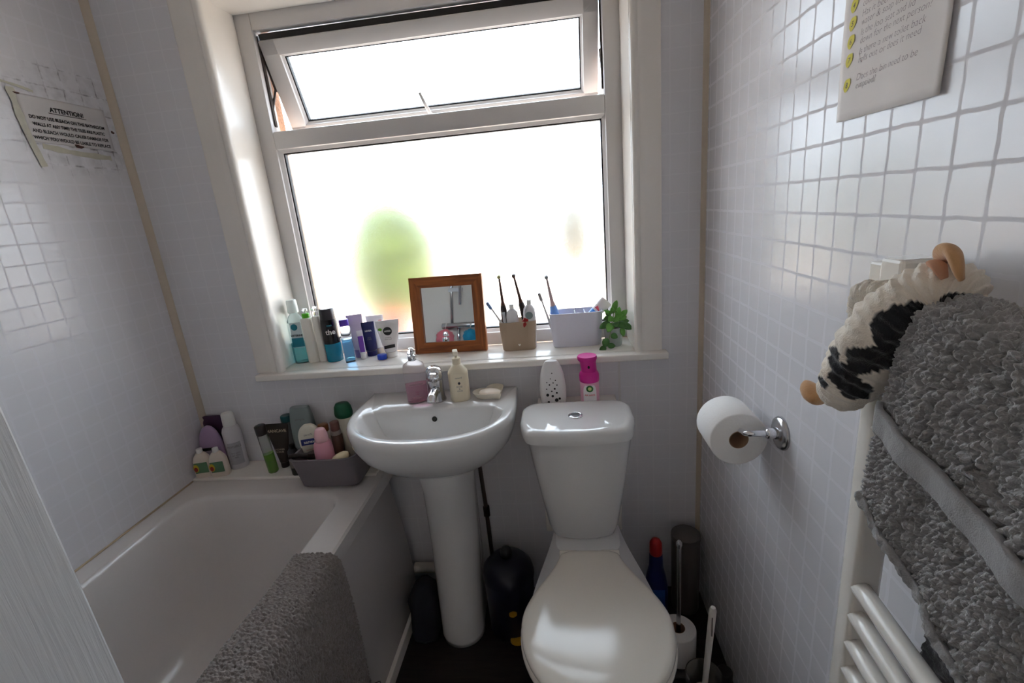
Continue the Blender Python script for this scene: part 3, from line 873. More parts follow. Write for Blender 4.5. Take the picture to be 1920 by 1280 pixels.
obj('print', *disc(.013, .013, .118, -.0165), plastic('grey_green_print', 132, 150, 150, .5), t)
t = thing('toothpaste_tube', 'small red tube tucked low in the beige pot', 'toothpaste', (-.150, 1.592, SILL + .04), 0, s3, ry=.35)
part('body', loft([sec(.012, .002, 0, 3), sec(.013, .008, .03), sec(.013, .012, .06), sec(.008, .008, .078)]), plastic('deep_red', 164, 26, 30, .35), t)

# --- white box with brushes
t = planter('storage_box', 'white plastic organiser box with dividers beside the plant', .046, 1.632, .084, .042, .092, .046, .120, plastic('bluish_white_plastic', 222, 222, 236, .4), math.radians(1), p=6)
part('divider', box(-.004, -.0005, -.041, .041, .02, .117), clear('clear_divider', rgb(235, 238, 250), .1), t, False)
part('divider', box(.030, .033, -.041, .041, .02, .117), M['clear_divider'], t, False)
ebrush('electric toothbrush with a sky-blue handle in the white box', (-.010, 1.640, SILL + .010), (-.046, 1.612, 1.162), plastic('sky_blue', 116, 160, 222, .35), plastic('dusty_pink_neck', 196, 168, 168, .4), plastic('grey_head', 150, 150, 152, .5), .56, .0155)
hbrush('thin grey-white toothbrush beside the sky-blue one', (-.022, 1.612, SILL + .008), (-.074, 1.604, 1.106), plastic('pearl_white', 214, 216, 220, .35), plastic('grey_head', 150, 150, 152, .5))
t = thing('toothpaste_tube', 'white, blue and red toothpaste tube leaning out of the white box', 'toothpaste', (.066, 1.632, .972), 0, s3, ry=math.radians(46))
part('body', loft([sec(.016, .016, .0), sec(.0185, .0175, .03), sec(.0195, .016, .07), sec(.0205, .010, .105), sec(.021, .003, .120, 3)]), PW, t)
part('blue_band', loft([sec(.0193, .0180, .056), sec(.0198, .0176, .074)], False, False), plastic('blue_band', 40, 120, 200, .35), t)
part('red_wedge', prism([(.004, .056), (.0197, .056), (.0197, .071), (.012, .073)], -.019, -.0182, 'y'), M['deep_red'], t, False)
part('cap', loft([sec(.019, .015, .094, 2.4), sec(.0215, .014, .098, 2.4), sec(.0215, .012, .122, 2.4), sec(.019, .010, .125, 2.4)]), plastic('frosty_cap', 234, 228, 230, .25), t)
part('pink_mark', prism([(-.018, .082), (.008, .080), (-.014, .094)], -.0162, -.0155, 'y'), plastic('pink_red_print', 224, 92, 110, .4), t, False)
t = thing('wire_clip', 'thin bent wire loop standing in the white box', 'wire', (.060, 1.640, .94))
part('wire', tube(spline([(-.012, 0, 0), (-.012, 0, .12), (0, 0, .146), (.022, 0, .148), (.030, 0, .13), (.032, 0, .10)], 6), .0009, 6), M['chrome_dull'], t)

# --- plant
pl = thing('potted_plant', 'small leafy green plant trailing from a pale glass pot', 'plant', (.170, 1.590, SILL))
part('pot', loft([sec(.026, .026, 0), sec(.028, .028, .003), sec(.032, .032, .062), sec(.0325, .0325, .064), sec(.030, .030, .064), sec(.0295, .0295, .06), sec(.026, .026, .006)]), mat('cloudy_pot', rgb(206, 216, 212), .25, trans=.35), pl)
part('soil', rlathe(.0285, .045, .055, .002, 20), M['soil'], pl)
def leaf(parent, base, tip, w, m, droop=.0):
    b, t_ = Vector(base), Vector(tip)
    d = t_ - b
    t_ = b + d * .86
    L = d.length * .86
    d.normalize()
    # turn the blade towards the room
    nrm = Vector((-.15, -1, .45))
    s = d.cross(nrm).normalized()
    nn = s.cross(d).normalized()
    V, F = [], []
    k = 8
    for i in range(k + 1):
        u = i / k
        hw = w * .95 * math.sin(PI * min(1, u ** .85)) ** .62 if 0 < u < 1 else .0004
        c = b + d * L * u + nn * (math.sin(PI * u) * L * .10 - droop * u * u)
        for q in (-1, -.5, 0, .5, 1):
            V.append(tuple(c + s * hw * q + nn * abs(q) ** 1.5 * hw * .25))
    for i in range(k):
        for q in range(4):
            a = i * 5 + q
            F.append((a, a + 1, a + 6, a + 5))
    o = obj('leaf', V, F, m, parent)
    so = o.modifiers.new('thick', 'SOLIDIFY')
    so.thickness = .0008
    return o
# leaf positions are offsets from the pot base (x, y, z), base then tip
LV = [((.002, -.005, .12), (.016, -.012, .163), .0105, 1), ((-.006, -.004, .105), (-.034, -.010, .130), .007, 1), ((.0, -.01, .10), (-.020, -.03, .088), .013, 1), ((.008, -.006, .095), (.034, -.020, .112), .013, 1),
      ((.012, -.004, .09), (.050, -.014, .100), .013, 1), ((-.004, -.012, .112), (-.012, -.034, .132), .010, 1), ((.006, -.012, .112), (.014, -.030, .122), .011, 1), ((.02, -.006, .08), (.058, -.010, .084), .010, 0),
      ((-.01, -.014, .082), (-.055, -.030, .066), .013, 0), ((-.006, -.02, .082), (-.026, -.045, .052), .014, 1), ((.004, -.02, .084), (.010, -.045, .070), .013, 0), ((.016, -.014, .08), (.044, -.036, .064), .014, 0),
      ((.03, -.016, .074), (.064, -.028, .056), .012, 0), ((.026, -.022, .066), (.030, -.040, .032), .009, 1), ((-.012, -.036, .046), (.012, -.050, .036), .011, 0), ((-.024, -.046, .038), (-.040, -.052, .004), .013, 0),
      ((-.026, -.05, .012), (.004, -.056, .012), .010, 0), ((-.030, -.052, .006), (-.058, -.056, -.000), .011, 0), ((.0, -.014, .095), (.02, -.036, .092), .013, 1), ((-.014, -.006, .095), (-.036, -.022, .098), .011, 0), ((.028, -.006, .10), (.05, -.010, .125), .010, 1),
      ((-.01, .004, .10), (-.024, .004, .128), .010, 0), ((.016, .006, .10), (.026, .008, .134), .010, 1), ((.0, .0, .11), (-.004, -.016, .140), .009, 1)]
for a, b, w, k in LV:
    leaf(pl, a, b, w, M['leaf'] if k else M['leaf_dark'])
for pth in ([(0, 0, .05), (.0, -.004, .09), (.004, -.006, .125)], [(0, 0, .05), (.014, -.006, .085), (.03, -.016, .078)], [(0, 0, .05), (-.006, -.02, .084), (-.014, -.038, .05), (-.028, -.050, .008)]):
    obj('stem', *tube(spline(pth, 5), .0013, 6), M['stem'], pl)

# --- on the basin
x, y = -.488, 1.418
t = thing('soap_dispenser', 'clear pump bottle half full of pink soap on the basin', 'bottle', (x, y, ZB), face_cam(x, y))
part('body', loft([sec(.031, .025, 0, 2.8), sec(.034, .028, .004, 2.8), sec(.036, .030, .115, 2.8), sec(.033, .027, .128, 2.6), sec(.018, .016, .139, 2.2), sec(.012, .012, .143)]), clear('clear_pink_tint', rgb(252, 248, 250), .02, 1.12), t)
part('liquid', loft([sec(.029, .023, .005, 2.8), sec(.0315, .0255, .008, 2.8), sec(.0325, .0265, .062, 2.8)]), clear('pink_liquid', rgb(238, 176, 200), .03, 1.15), t)
words(t, 'HAND WASH', .007, .066, INKG, None, -.0306)
words(t, 'rose\nsoap', .007, .040, plastic('deep_pink_print', 176, 90, 124, .5), None, -.0306)
part('collar', rlathe(.014, .142, .160, .002, 24), M['chrome'], t)
part('pump_head', join(rlathe(.005, .159, .168, .001, 14), loft([sec(.009, .009, .166), sec(.011, .011, .170), sec(.009, .009, .182), sec(.006, .006, .184)]), tube([(0, 0, .175), (-.006, -.016, .176), (-.010, -.030, .170)], [.006, .0055, .004], 12)), M['chrome'], t)
x, y = -.345, 1.418
t = thing('lotion_bottle', 'cream bottle with a tapered shoulder and pump beside the tap', 'bottle', (x, y, ZB), face_cam(x, y))
CR = plastic('cream_plastic', 226, 214, 188, .35)
part('body', loft([sec(.030, .026, 0, 3), sec(.032, .028, .004, 3), sec(.0325, .0285, .092, 3), sec(.031, .027, .098, 2.8), sec(.015, .015, .120), sec(.013, .013, .122)]), CR, t)
part('collar', rlathe(.0135, .120, .142, .002, 24), CR, t)
part('pump_head', join(rlathe(.004, .141, .156, .001, 14), tube([(.004, 0, .158), (-.002, -.010, .162), (-.006, -.022, .160)], [.005, .005, .004], 12), xform(box(-.009, .007, -.026, .004, .155, .170, .003), Matrix.Identity(4))), plastic('ivory_pump', 234, 226, 204, .35), t)
words(t, 'natural', .008, .080, INKG, None, -.0288)
obj('leaf_print', *disc(.004, .0045, .064, -.0291), INKD, t)
words(t, 'ROSE\n&\nOUD', .008, .050, INKG, None, -.0288, line=.9)
# heart soap dish
t = thing('soap_dish', 'cream heart-shaped soap dish at the toilet side of the basin', 'soap dish', (-.243, 1.425, ZB), math.radians(42))
def heart(s, z, n=48):
    out = []
    for k in range(n):
        a = 2 * PI * k / n
        out.append((s * 16 * math.sin(a) ** 3 / 16, s * (13 * math.cos(a) - 5 * math.cos(2 * a) - 2 * math.cos(3 * a) - math.cos(4 * a)) / 16 + s * .1, z))
    return out
part('dish', loft([heart(.036, 0), heart(.046, .004), heart(.054, .018), heart(.056, .022), heart(.053, .022), heart(.045, .008), heart(.03, .005)]), plastic('cream_ceramic', 228, 220, 204, .3), t)
sp_ = obj('soap_bar', *loft([sec(.030, .020, 0), sec(.036, .024, .004), sec(.036, .024, .009), sec(.030, .019, .014), sec(.018, .010, .016)]), plastic('soap_white', 240, 228, 214, .45), loc=(-.248, 1.420, ZB + .010), rot=(0, 0, math.radians(-4)))
tag(sp_, 'pale oval soap bar lying in the heart-shaped dish', 'soap')

# --- behind the cistern
t = thing('air_freshener', 'tall white pointed air freshener shell with dark cut-outs', 'air freshener', (-.045, 1.452, .762), face_cam(-.045, 1.45))
HF = .150
rg = []
for k in range(13):
    u = k / 12
    w = .043 * (1 - .10 * u) * math.sqrt(max(0, 1 - (max(0, u - .45) / .62) ** 2.3)) if u > .45 else .043 - .003 * (u / .45 - 1) ** 2
    rg.append(sec(max(w, .004), max(.022 * (1 - .55 * u), .005), HF * u, 2.6))
rg.append(sec(.006, .004, HF + .003, 2.2))
part('shell', loft(rg), plastic('satin_white', 232, 230, 230, .35), t)
rnd = random.Random(4)
V, F = [], []
for k, (u, v, r) in enumerate([(-.018, .040, .0048), (-.002, .036, .004), (.012, .046, .003), (.010, .022, .006), (-.016, .016, .004), (.020, .026, .004), (-.004, .052, .0026), (-.020, .060, .002), (.006, .060, .003), (.014, .072, .0022), (-.010, .074, .0025), (.002, .080, .002), (-.018, .082, .0018), (.010, .088, .002), (-.006, .094, .0016), (0, .112, .0018), (.022, .010, .004), (-.006, .006, .0045)]):
    yy = -.022 * (1 - .55 * v / HF) * (1 - (abs(u) / .043) ** 2.6) ** (1 / 2.6) - .0007
    a, b = disc(r, r * 1.05, v, yy, 12, u)
    F.append(tuple(i + len(V) for i in b[0]))
    V += a
obj('cutouts', V, F, plastic('hole_black', 24, 22, 24, .6), t, smooth=False)
x, y = .073, 1.432
t = thing('air_freshener_can', 'magenta and white air freshener can behind the cistern', 'can', (x, y, .7625), face_cam(x, y))
part('body', lathe([(.027, 0), (.030, .003), (.030, .083), (.028, .087)], 32), plastic('pale_pink_can', 232, 176, 198, .3), t)
MG = plastic('magenta_plastic', 206, 36, 142, .35)
part('spray_cap', join(lathe([(.0305, .084), (.0315, .086), (.0315, .104), (.029, .112), (.025, .117)], 32), loft([sec(.025, .025, .115), sec(.0245, .0245, .125), sec(.0255, .0255, .148, 2, -.002, 0), sec(.030, .030, .155, 2, -.004, 0), sec(.0315, .031, .162, 2, -.004, 0), sec(.029, .0285, .167, 2, -.004, 0)])), MG, t)
obj('nozzle_hole', *disc(.0035, .005, .136, -.0258), plastic('hole_black', 24, 22, 24, .6), t)
lb = part('front_label', patch(.044, .074, .040, .030, round_=.35), plastic('label_white', 240, 236, 238, .4), t)
obj('emblem_ring', *prism([(.011 * math.cos(a), .066 + .011 * math.sin(a)) for a in [2 * PI * k / 28 for k in range(28)]], -.0308, -.0300, 'y'), plastic('dark_green_print', 40, 120, 50, .4), lb, smooth=False)
obj('emblem_centre', *prism([(.0058 * math.cos(a), .066 + .0058 * math.sin(a)) for a in [2 * PI * k / 24 for k in range(24)]], -.0313, -.0306, 'y'), plastic('pale_green_print', 214, 232, 150, .4), lb, smooth=False)
words(lb, 'AIR WICK', .0075, .042, plastic('pink_red_print', 224, 92, 110, .4), .0304, bold=.0002)
obj('flower_print', *patch(.028, .012, .012, .0304, lift=.0004), plastic('rose_print', 190, 84, 120, .4), lb)

# ------------------------------------------------------------------ bottles on the bath ledge
LZ = .562
s4 = 'toiletries at the window end of the bath'
def ovalbottle(name, label, cat, x, y, z, prof, d, h, rz, m, p=2.4, ry=0.0, rx=0.0, group=None):
    t = thing(name, label, cat, (x, y, z), rz, group or s4, rx=rx, ry=ry)
    P = spline([(w, 0, u * h) for u, w in prof], 5)
    wm = max(w for _, w in prof)
    part('body', loft([sec(max(q.x, .002), max(d * (q.x / wm) ** .6, .002), q.z, p) for q in P]), m, t)
    return t
def flatbottle(name, label, cat, x, y, z, w, d, h, rz, m, shoulder=.75, p=2.8, neck=.3, ry=0.0, rx=0.0, group=s4):
    t = thing(name, label, cat, (x, y, z), rz, group, rx=rx, ry=ry)
    part('body', loft([sec(w * .90, d * .9, 0, p), sec(w, d, .004, p), sec(w, d, h * shoulder * .6, p), sec(w * .96, d * .97, h * shoulder, p), sec(w * .80, d * .85, h * (shoulder + (1 - shoulder) * .45), p), sec(w * neck * 1.5, d * .7, h * (shoulder + (1 - shoulder) * .85), 2.3), sec(w * neck, d * .5, h, 2)]), m, t)
    return t
t = ovalbottle('shampoo_bottle', 'lilac bottle with rounded top in the bath corner', 'bottle', -1.306, 1.466, LZ, [(0, .034), (.03, .037), (.35, .042), (.6, .040), (.82, .031), (.95, .018), (1, .004)], .017, .172, .2, plastic('soft_lilac', 176, 150, 184, .35))
obj('front_label', *box(-.033, .033, -.0225, -.0221, .020, .085), plastic('grey_lilac_label', 178, 166, 186, .4), t, smooth=False)
obj('green_stripe', *box(-.028, .026, -.0232, -.0226, .084, .095), plastic('bottle_green_print', 36, 60, 52, .4), t, smooth=False)
t = flatbottle('conditioner_bottle', 'dark plum bottle behind the lilac one in the bath corner', 'bottle', -1.304, 1.503, LZ, .047, .009, .196, 0.0, plastic('dark_plum', 74, 44, 74, .35), .86, 3, .62)
t = thing('aerosol_can', 'white aerosol with grey print leaning beside the lilac bottle', 'can', (-1.226, 1.478, LZ), face_cam(-1.2, 1.45) * .8, s4, rx=math.radians(-1.5))
part('body', lathe([(.029, 0), (.031, .003), (.031, .142), (.027, .155), (.021, .164)], 32), plastic('off_white_can', 214, 212, 216, .3), t)
part('cap', lathe([(.0205, .164), (.0215, .168), (.0205, .208), (.017, .213)], 28), plastic('white_cap', 236, 236, 234, .3), t)
lb = part('grey_label', patch(.046, .085, .062, .031), plastic('light_grey_label', 176, 176, 182, .4), t)
words(lb, 'INVISIBLE', .012, .085, INKG, .0315)
words(lb, 'dry care\nfor skin\n48h', .009, .062, INKG, .0315)
def mini(label, x, y):
    t = flatbottle('small_bottle', label, 'bottle', x, y, LZ, .031, .017, .094, face_cam(x, y) * .32, plastic('ivory_plastic', 226, 214, 200, .35), .66, 3, .35)
    part('cap', rlathe(.010, .091, .108, .0015, 18), plastic('white_cap', 236, 236, 234, .3), t)
    lb = part('front_label', box(-.022, .022, -.0178, -.0172, .020, .060), plastic('sage_green_label', 92, 130, 96, .4), t, False)
    obj('yellow_print', *disc(.009, .015, .040, -.0182, cx=-.017), plastic('sun_yellow_print', 206, 180, 50, .4), lb)
    obj('red_print', *disc(.006, .009, .036, -.0185, cx=-.018), plastic('dark_red_print', 140, 32, 30, .4), lb)
    return t
mini('small ivory bottle with green label, touching the corner wall', -1.316, 1.416)
mini('small ivory bottle with green label, beside the white aerosol', -1.256, 1.418)

t = thing('shower_gel_bottle', 'slim clear tube with lime green gel and dark cap', 'bottle', (-1.062, 1.428, LZ), face_cam(-1.06, 1.4), s4, ry=math.radians(-3))
part('gel', lathe([(.0135, .002), (.0160, .006), (.0155, .075)], 22), plastic('lime_gel', 120, 190, 20, .2), t)
part('body', lathe([(.0150, 0), (.0175, .004), (.0175, .150), (.0165, .152)], 22), clear('clear_tube', rgb(226, 230, 222), .08), t)
part('cap', lathe([(.0180, .150), (.0185, .152), (.0185, .182), (.0165, .184)], 22), plastic('brown_black_cap', 40, 32, 30, .35), t)
t = sqtube('face_scrub_tube', 'dark brown squeeze tube with pale capitals by the grey basket', -1.036, 1.462, .086, .170, .05, plastic('dark_brown_tube', 52, 42, 38, .35), plastic('brown_black_cap', 40, 32, 30, .35), .02, .014, z=LZ, group=s4, d=.014)
words(t, 'MANCAVE', .0155, .140, plastic('cream_print', 196, 182, 160, .5), None, -.0075, bold=.0004)
words(t, 'SHOWER\nSCRUB', .0095, .072, M['cream_print'], None, -.0140)
t = thing('cream_tub', 'grey can with a dark teal lid behind the brown tube', 'tub', (-1.012, 1.492, LZ), 0, s4)
part('body', rlathe(.018, 0, .165, .002, 24), plastic('slate_grey', 110, 112, 116, .4), t)
part('lid', lathe([(.018, .165), (.0195, .167), (.0195, .185), (.017, .188)], 24), plastic('dark_teal', 22, 78, 84, .35), t)
t = ovalbottle('shower_cream_bottle', 'grey-green bottle with a flat top leaning on the wall', 'bottle', -.948, 1.484, LZ, [(0, .040), (.02, .043), (.5, .044), (.8, .041), (.97, .034), (1, .031)], .016, .222, .05, plastic('grey_green', 132, 144, 142, .35), 4)
words(t, 'simple', .014, .175, INKG, None, -.0153)

# grey basket and what stands in it
BK = thing('storage_basket', 'grey plastic basket of toiletries on the bath rim', 'basket', (-.797, 1.380, LZ + .001), math.radians(1))
gm = plastic('grey_matte_plastic', 112, 106, 110, .5)
bw0, bd0, bw1, bd1, bh = .099, .066, .110, .073, .104
rg = [sec(bw0 - .004, bd0 - .004, 0, 7), sec(bw0, bd0, .004, 7), sec(bw1, bd1, bh - .004, 7, -.012), sec(bw1 + .003, bd1 + .003, bh - .003, 7, -.012), sec(bw1 + .003, bd1 + .003, bh, 7, -.012), sec(bw1 - .004, bd1 - .004, bh, 7, -.012), sec(bw0 - .004, bd0 - .004, .005, 7)]
part('tray', loft(rg), gm, BK)
KZ = LZ + .007
s5 = 'toiletries in the grey basket'
t = ovalbottle('body_wash_bottle', 'white bottle with a navy oval label in the grey basket', 'bottle', -.888, 1.410, KZ, [(0, .019), (.02, .021), (.25, .028), (.6, .036), (.8, .036), (.93, .028), (1, .014)], .017, .176, face_cam(-.9, 1.4) * .5, plastic('warm_white_bottle', 226, 222, 206, .35), 2.6, rx=-.03, group=s5)
lb = part('navy_label', box(-.027, .027, -.0178, -.0160, .108, .130, .0005), plastic('navy_label', 28, 44, 120, .4), t, False)
words(lb, 'sanex', .016, .1145, INKW, None, -.0179, bold=.0003)
words(t, 'zero%', .011, .142, INKG, None, -.0170)
words(t, 'sensitive', .009, .088, plastic('coral_print', 206, 120, 110, .5), None, -.0172)
t = thing('baby_oil_bottle', 'pale pink bottle with a clear ribbed cap in the grey basket', 'bottle', (-.815, 1.358, KZ), 0, s5)
PK = plastic('baby_pink', 226, 160, 178, .4)
part('body', lathe([(.028, 0), (.030, .004), (.031, .09), (.0305, .118), (.028, .134), (.022, .142)], 28), PK, t)
part('cap', lathe([(.021, .141), (.0225, .146), (.0215, .152), (.0225, .158), (.021, .165), (.016, .182), (.012, .186)], 28), plastic('pale_pink_cap', 234, 186, 192, .25), t)
t = thing('cream_jar', 'small white jar with an amber lid behind the pink bottle', 'jar', (-.846, 1.434, KZ), 0, s5)
part('body', rlathe(.019, 0, .140, .004, 24), plastic('warm_white_bottle', 226, 222, 206, .35), t)
part('lid', rlathe(.0175, .140, .166, .003, 24), plastic('amber_brown', 122, 76, 34, .35), t)
t = thing('shampoo_bottle', 'white bottle with a dark green cap behind the basin edge', 'bottle', (-.765, 1.440, KZ), 0, s5)
part('body', loft([sec(.028, .018, 0, 3), sec(.031, .021, .004, 3), sec(.031, .021, .17, 3), sec(.024, .018, .19, 2.5)]), plastic('warm_white_bottle', 226, 222, 206, .35), t)
part('cap', lathe([(.026, .188), (.031, .194), (.032, .205), (.029, .226), (.022, .238), (.012, .241)], 24, 1, .8), plastic('bottle_green', 16, 84, 56, .35), t)
t = thing('roll_on_bottle', 'small brown-capped bottle below the green cap', 'bottle', (-.783, 1.398, KZ), 0, s5)
part('body', rlathe(.018, 0, .145, .004, 20), plastic('translucent_brown', 96, 70, 58, .35), t)
part('collar', rlathe(.0165, .143, .160, .002, 20), plastic('grey_collar', 150, 140, 134, .4), t)
part('cap', rlathe(.0150, .158, .190, .002, 20), plastic('dusky_brown_cap', 112, 76, 68, .4), t)
sp_ = obj('soap_bar', *loft([sec(.022, .014, -.012), sec(.030, .020, -.006), sec(.030, .020, .004), sec(.022, .014, .011), sec(.010, .006, .0135)]), plastic('butter_cream_soap', 230, 214, 178, .5), loc=(-.750, 1.335, LZ + .098), rot=(0, -.35, .25))
tag(sp_, 'cream oval soap bar on top of the grey basket', 'soap')
t = thing('hair_brush', 'dark brown brush lying across the corner of the grey basket', 'brush', (-.868, 1.352, LZ + .098), math.radians(28), s5)
part('handle', tube([(-.06, 0, .016), (-.03, 0, .010), (0, 0, 0)], [.006, .008, .010], 12), plastic('dark_brush_brown', 44, 34, 30, .4), t)
part('brush_head', loft([sec(.032, .018, -.008, 2, .025, 0), sec(.036, .021, 0, 2, .025, 0), sec(.030, .016, .010, 2, .025, 0)]), plastic('dark_brush_brown', 44, 34, 30, .4), t)
t = thing('shower_gel_bottle', 'dark slim bottle standing beside the basket on the ledge edge', 'bottle', (-.958, 1.405, LZ), 0, s4)
part('body', loft([sec(.015, .011, 0, 3), sec(.017, .013, .004, 3), sec(.017, .013, .09, 3), sec(.012, .010, .10)]), plastic('ink_black_bottle', 42, 38, 42, .3), t)
part('cap', rlathe(.010, .10, .115, .002, 18), plastic('brown_black_cap', 40, 32, 30, .35), t)
obj('label_spot', *box(-.012, .012, -.0138, -.0130, .030, .058), plastic('muted_label', 120, 116, 110, .5), t, smooth=False)

# ------------------------------------------------------------------ textiles
def fluff(p, n, amp, f1, f2, seed=0.0):
    q = Vector(p) + Vector((seed, seed * .7, seed * 1.3))
    w = q + Vector((noise.noise(q * 60), noise.noise(q * 60 + Vector((9, 0, 0))), noise.noise(q * 60 + Vector((0, 9, 0))))) * .004
    d = noise.voronoi(w * f1)[0]
    a = .55 - d[0] * d[0] * 2.1 + noise.noise(q * f2) * .30
    return Vector(p) + n * (amp * a)

def sheet(name, func, nu, nv, m, parent, amp, f1, f2, thick=.010, seed=0.0, side=1):
    """textile surface: func(u,v)->point; displaced into tufts along its normal, with real thickness"""
    P = [[Vector(func(i / nu, j / nv)) for j in range(nv + 1)] for i in range(nu + 1)]
    V, I = [], []
    for i in range(nu + 1):
        for j in range(nv + 1):
            a = P[min(i + 2, nu)][j] - P[max(i - 2, 0)][j]
            b = P[i][min(j + 2, nv)] - P[i][max(j - 2, 0)]
            n = a.cross(b)
            n = n.normalized() * side if n.length > 1e-12 else Vector((0, 0, 1))
            V.append(tuple(fluff(P[i][j], n, amp, f1, f2, seed)))
            I.append(tuple(P[i][j] - n * thick))
    w = nv + 1
    k = len(V)
    F = [(i * w + j, (i + 1) * w + j, (i + 1) * w + j + 1, i * w + j + 1) for i in range(nu) for j in range(nv)]
    F += [tuple(k + q for q in reversed(f)) for f in F]
    ring = [i * w for i in range(nu)] + [nu * w + j for j in range(nv)] + [i * w + nv for i in range(nu, 0, -1)] + [j for j in range(nv, 0, -1)]
    F += [(ring[q], k + ring[q], k + ring[(q + 1) % len(ring)], ring[(q + 1) % len(ring)]) for q in range(len(ring))]
    return obj(name, V + I, F, m, parent)

def poly_at(pts, u):
    P = [Vector(p) for p in pts]
    L = [0]
    for a, b in zip(P, P[1:]):
        L.append(L[-1] + (b - a).length)
    s = u * L[-1]
    for i in range(len(P) - 1):
        if s <= L[i + 1] or i == len(P) - 2:
            t = (s - L[i]) / max(1e-9, L[i + 1] - L[i])
            return P[i].lerp(P[i + 1], t)

# bath mat draped over the rim
mat_pf = [Vector((a, 0, b)) for a, b in ((-.764, .455), (-.757, .52), (-.752, .548), (-.742, .566), (-.725, .570), (-.66, .570), (-.640, .566), (-.628, .555), (-.619, .53), (-.609, .42), (-.600, .28), (-.594, .12), (-.590, .06))]
mat_sp = spline(mat_pf, 6)
def mat_f(u, v):
    p = poly_at(mat_sp, u)
    y = .985 - .62 * v
    y += .012 * math.sin(u * 5) * (1 - v) - .008 * (1 - v) * max(0, .4 - u)
    return (p.x + .004 * math.sin(v * 9 + u * 3), y, p.z)
bm_ = thing('bath_mat', 'shaggy grey bath mat hung over the side of the bath', 'bath mat')
sheet('pile', mat_f, 330, 400, M['mat_grey'], bm_, .0042, 190, 400, .009, side=-1)
obj('label_loop', *tube(spline([(-.590, .975, .145), (-.578, .992, .135), (-.580, .985, .12), (-.590, .97, .118)], 4), .002, 6), M['tow_dark'], bm_)

# ------------------------------------------------------------------ radiator
rad = thing('towel_radiator', 'white ladder towel radiator under the towel and plush cow', 'radiator')
def dpost(y0, y1, zt):
    return box(.360, .396, y0, y1, .22, zt, .007, 3)
auto_smooth(obj('upright', *dpost(.550, .582, 1.262), M['enamel'], rad), 40)
auto_smooth(obj('upright', *dpost(.03, .062, 1.262), M['enamel'], rad), 40)
bar_z = [.318, .364, .410, .456, .502, .640, .683, .727, .773, .820, .866, 1.010, 1.055, 1.100, 1.200, 1.24]
for z in bar_z:
    pth = []
    for k in range(17):
        u = k / 16
        pth.append((.372 - .012 * math.sin(PI * u), .556 - .50 * u, z))
    obj('rail', *tube(pth, .0118, 14), M['enamel'], rad)
for y, z in ((.566, 1.23), (.566, .3), (.046, 1.23), (.046, .3)):
    obj('bracket', *xform(rlathe(.012, 0, .048, .002, 18), Matrix.Translation((.394, y, z)) @ Matrix.Rotation(PI / 2, 4, 'Y')), M['enamel'], rad)
obj('top_bracket', *join(box(.372, XR, .575, .612, 1.262, 1.292, .003), box(.366, .41, .548, .584, 1.262, 1.300, .004)), M['enamel'], rad, smooth=False)

# ------------------------------------------------------------------ towels
tw = thing('bath_towel', 'thick grey bath towel folded over the radiator', 'towel')
def zbot(y):
    return 1.042 - (.512 - y) * .50
def yleft(z):
    return .484 + .034 * min(1, max(0, (1.268 - z) / .23))
tp = [Vector(q) for q in ((.404, 0, 1.09), (.404, 0, 1.16), (.402, 0, 1.235), (.394, 0, 1.258), (.376, 0, 1.270), (.352, 0, 1.266), (.338, 0, 1.246), (.333, 0, 1.20), (.331, 0, 1.12))]
tps = spline(tp, 6)
def tow_f(u, v):
    y0 = .515 - .47 * v
    zb = zbot(y0)
    if u < .55:
        p = poly_at(tps, u / .55)
        x, z = p.x, p.z
    else:
        t = (u - .55) / .45
        x, z = .331 + .004 * t, 1.12 + (zb - 1.12) * t
    y = y0 - (.515 - yleft(z)) * (1 - v)
    # soft hanging folds
    fold = .0030 * math.sin(v * 21 + 1.2 * math.sin(z * 9)) + .0018 * math.sin(v * 47 + 2)
    k = min(1, max(0, (1.27 - z) / .12))
    if u > .33:
        x -= .006 + fold * (.4 + .6 * k)
    # edge rolls over at the side
    e = max(0, 1 - v / .035)
    x += .010 * e * e
    z += .006 * math.sin(v * 14 + .6) if .2 < u < .5 else 0
    return (x, y, z)
sheet('pile', tow_f, 470, 360, M['tow_grey'], tw, .0062, 185, 420, .011)
def fold_f(u, v):
    y = .498 - .40 * v
    zt, zb = 1.10, 1.003 - (.498 - y) * .42
    z = zt + (zb - zt) * u
    return (.345 + .004 * math.sin(v * 16), y, z)
sheet('under_fold', fold_f, 60, 240, M['tow_grey'], tw, .0045, 185, 420, .010, 3.0)
def hem_f(u, v):
    y = .508 - .455 * v
    z = zbot(y) + .006 - .014 * u + .002 * math.sin(v * 60)
    fold = .0030 * math.sin(v * 21 + 1.2 * math.sin(z * 9)) + .0018 * math.sin(v * 47 + 2)
    return (.335 - .009 - fold - .004 * math.sin(PI * u), y, z)
sheet('hem', hem_f, 8, 200, M['tow_band'], tw, .0030, 160, 300, .012, 5.0)
def band_f(u, v):
    y = .497 - .44 * v
    z = 1.162 - (.497 - y) * .27 - .026 * u
    fold = .0022 * math.sin(v * 20 + 1.2 * math.sin(z * 9)) + .0015 * math.sin(v * 45 + 2)
    e = max(0, 1 - v / .035)
    return (.331 - .0150 - fold + .009 * e * e, y, z)
sheet('woven_band', band_f, 10, 200, M['tow_band'], tw, .0006, 120, 300, .006, 5.0)

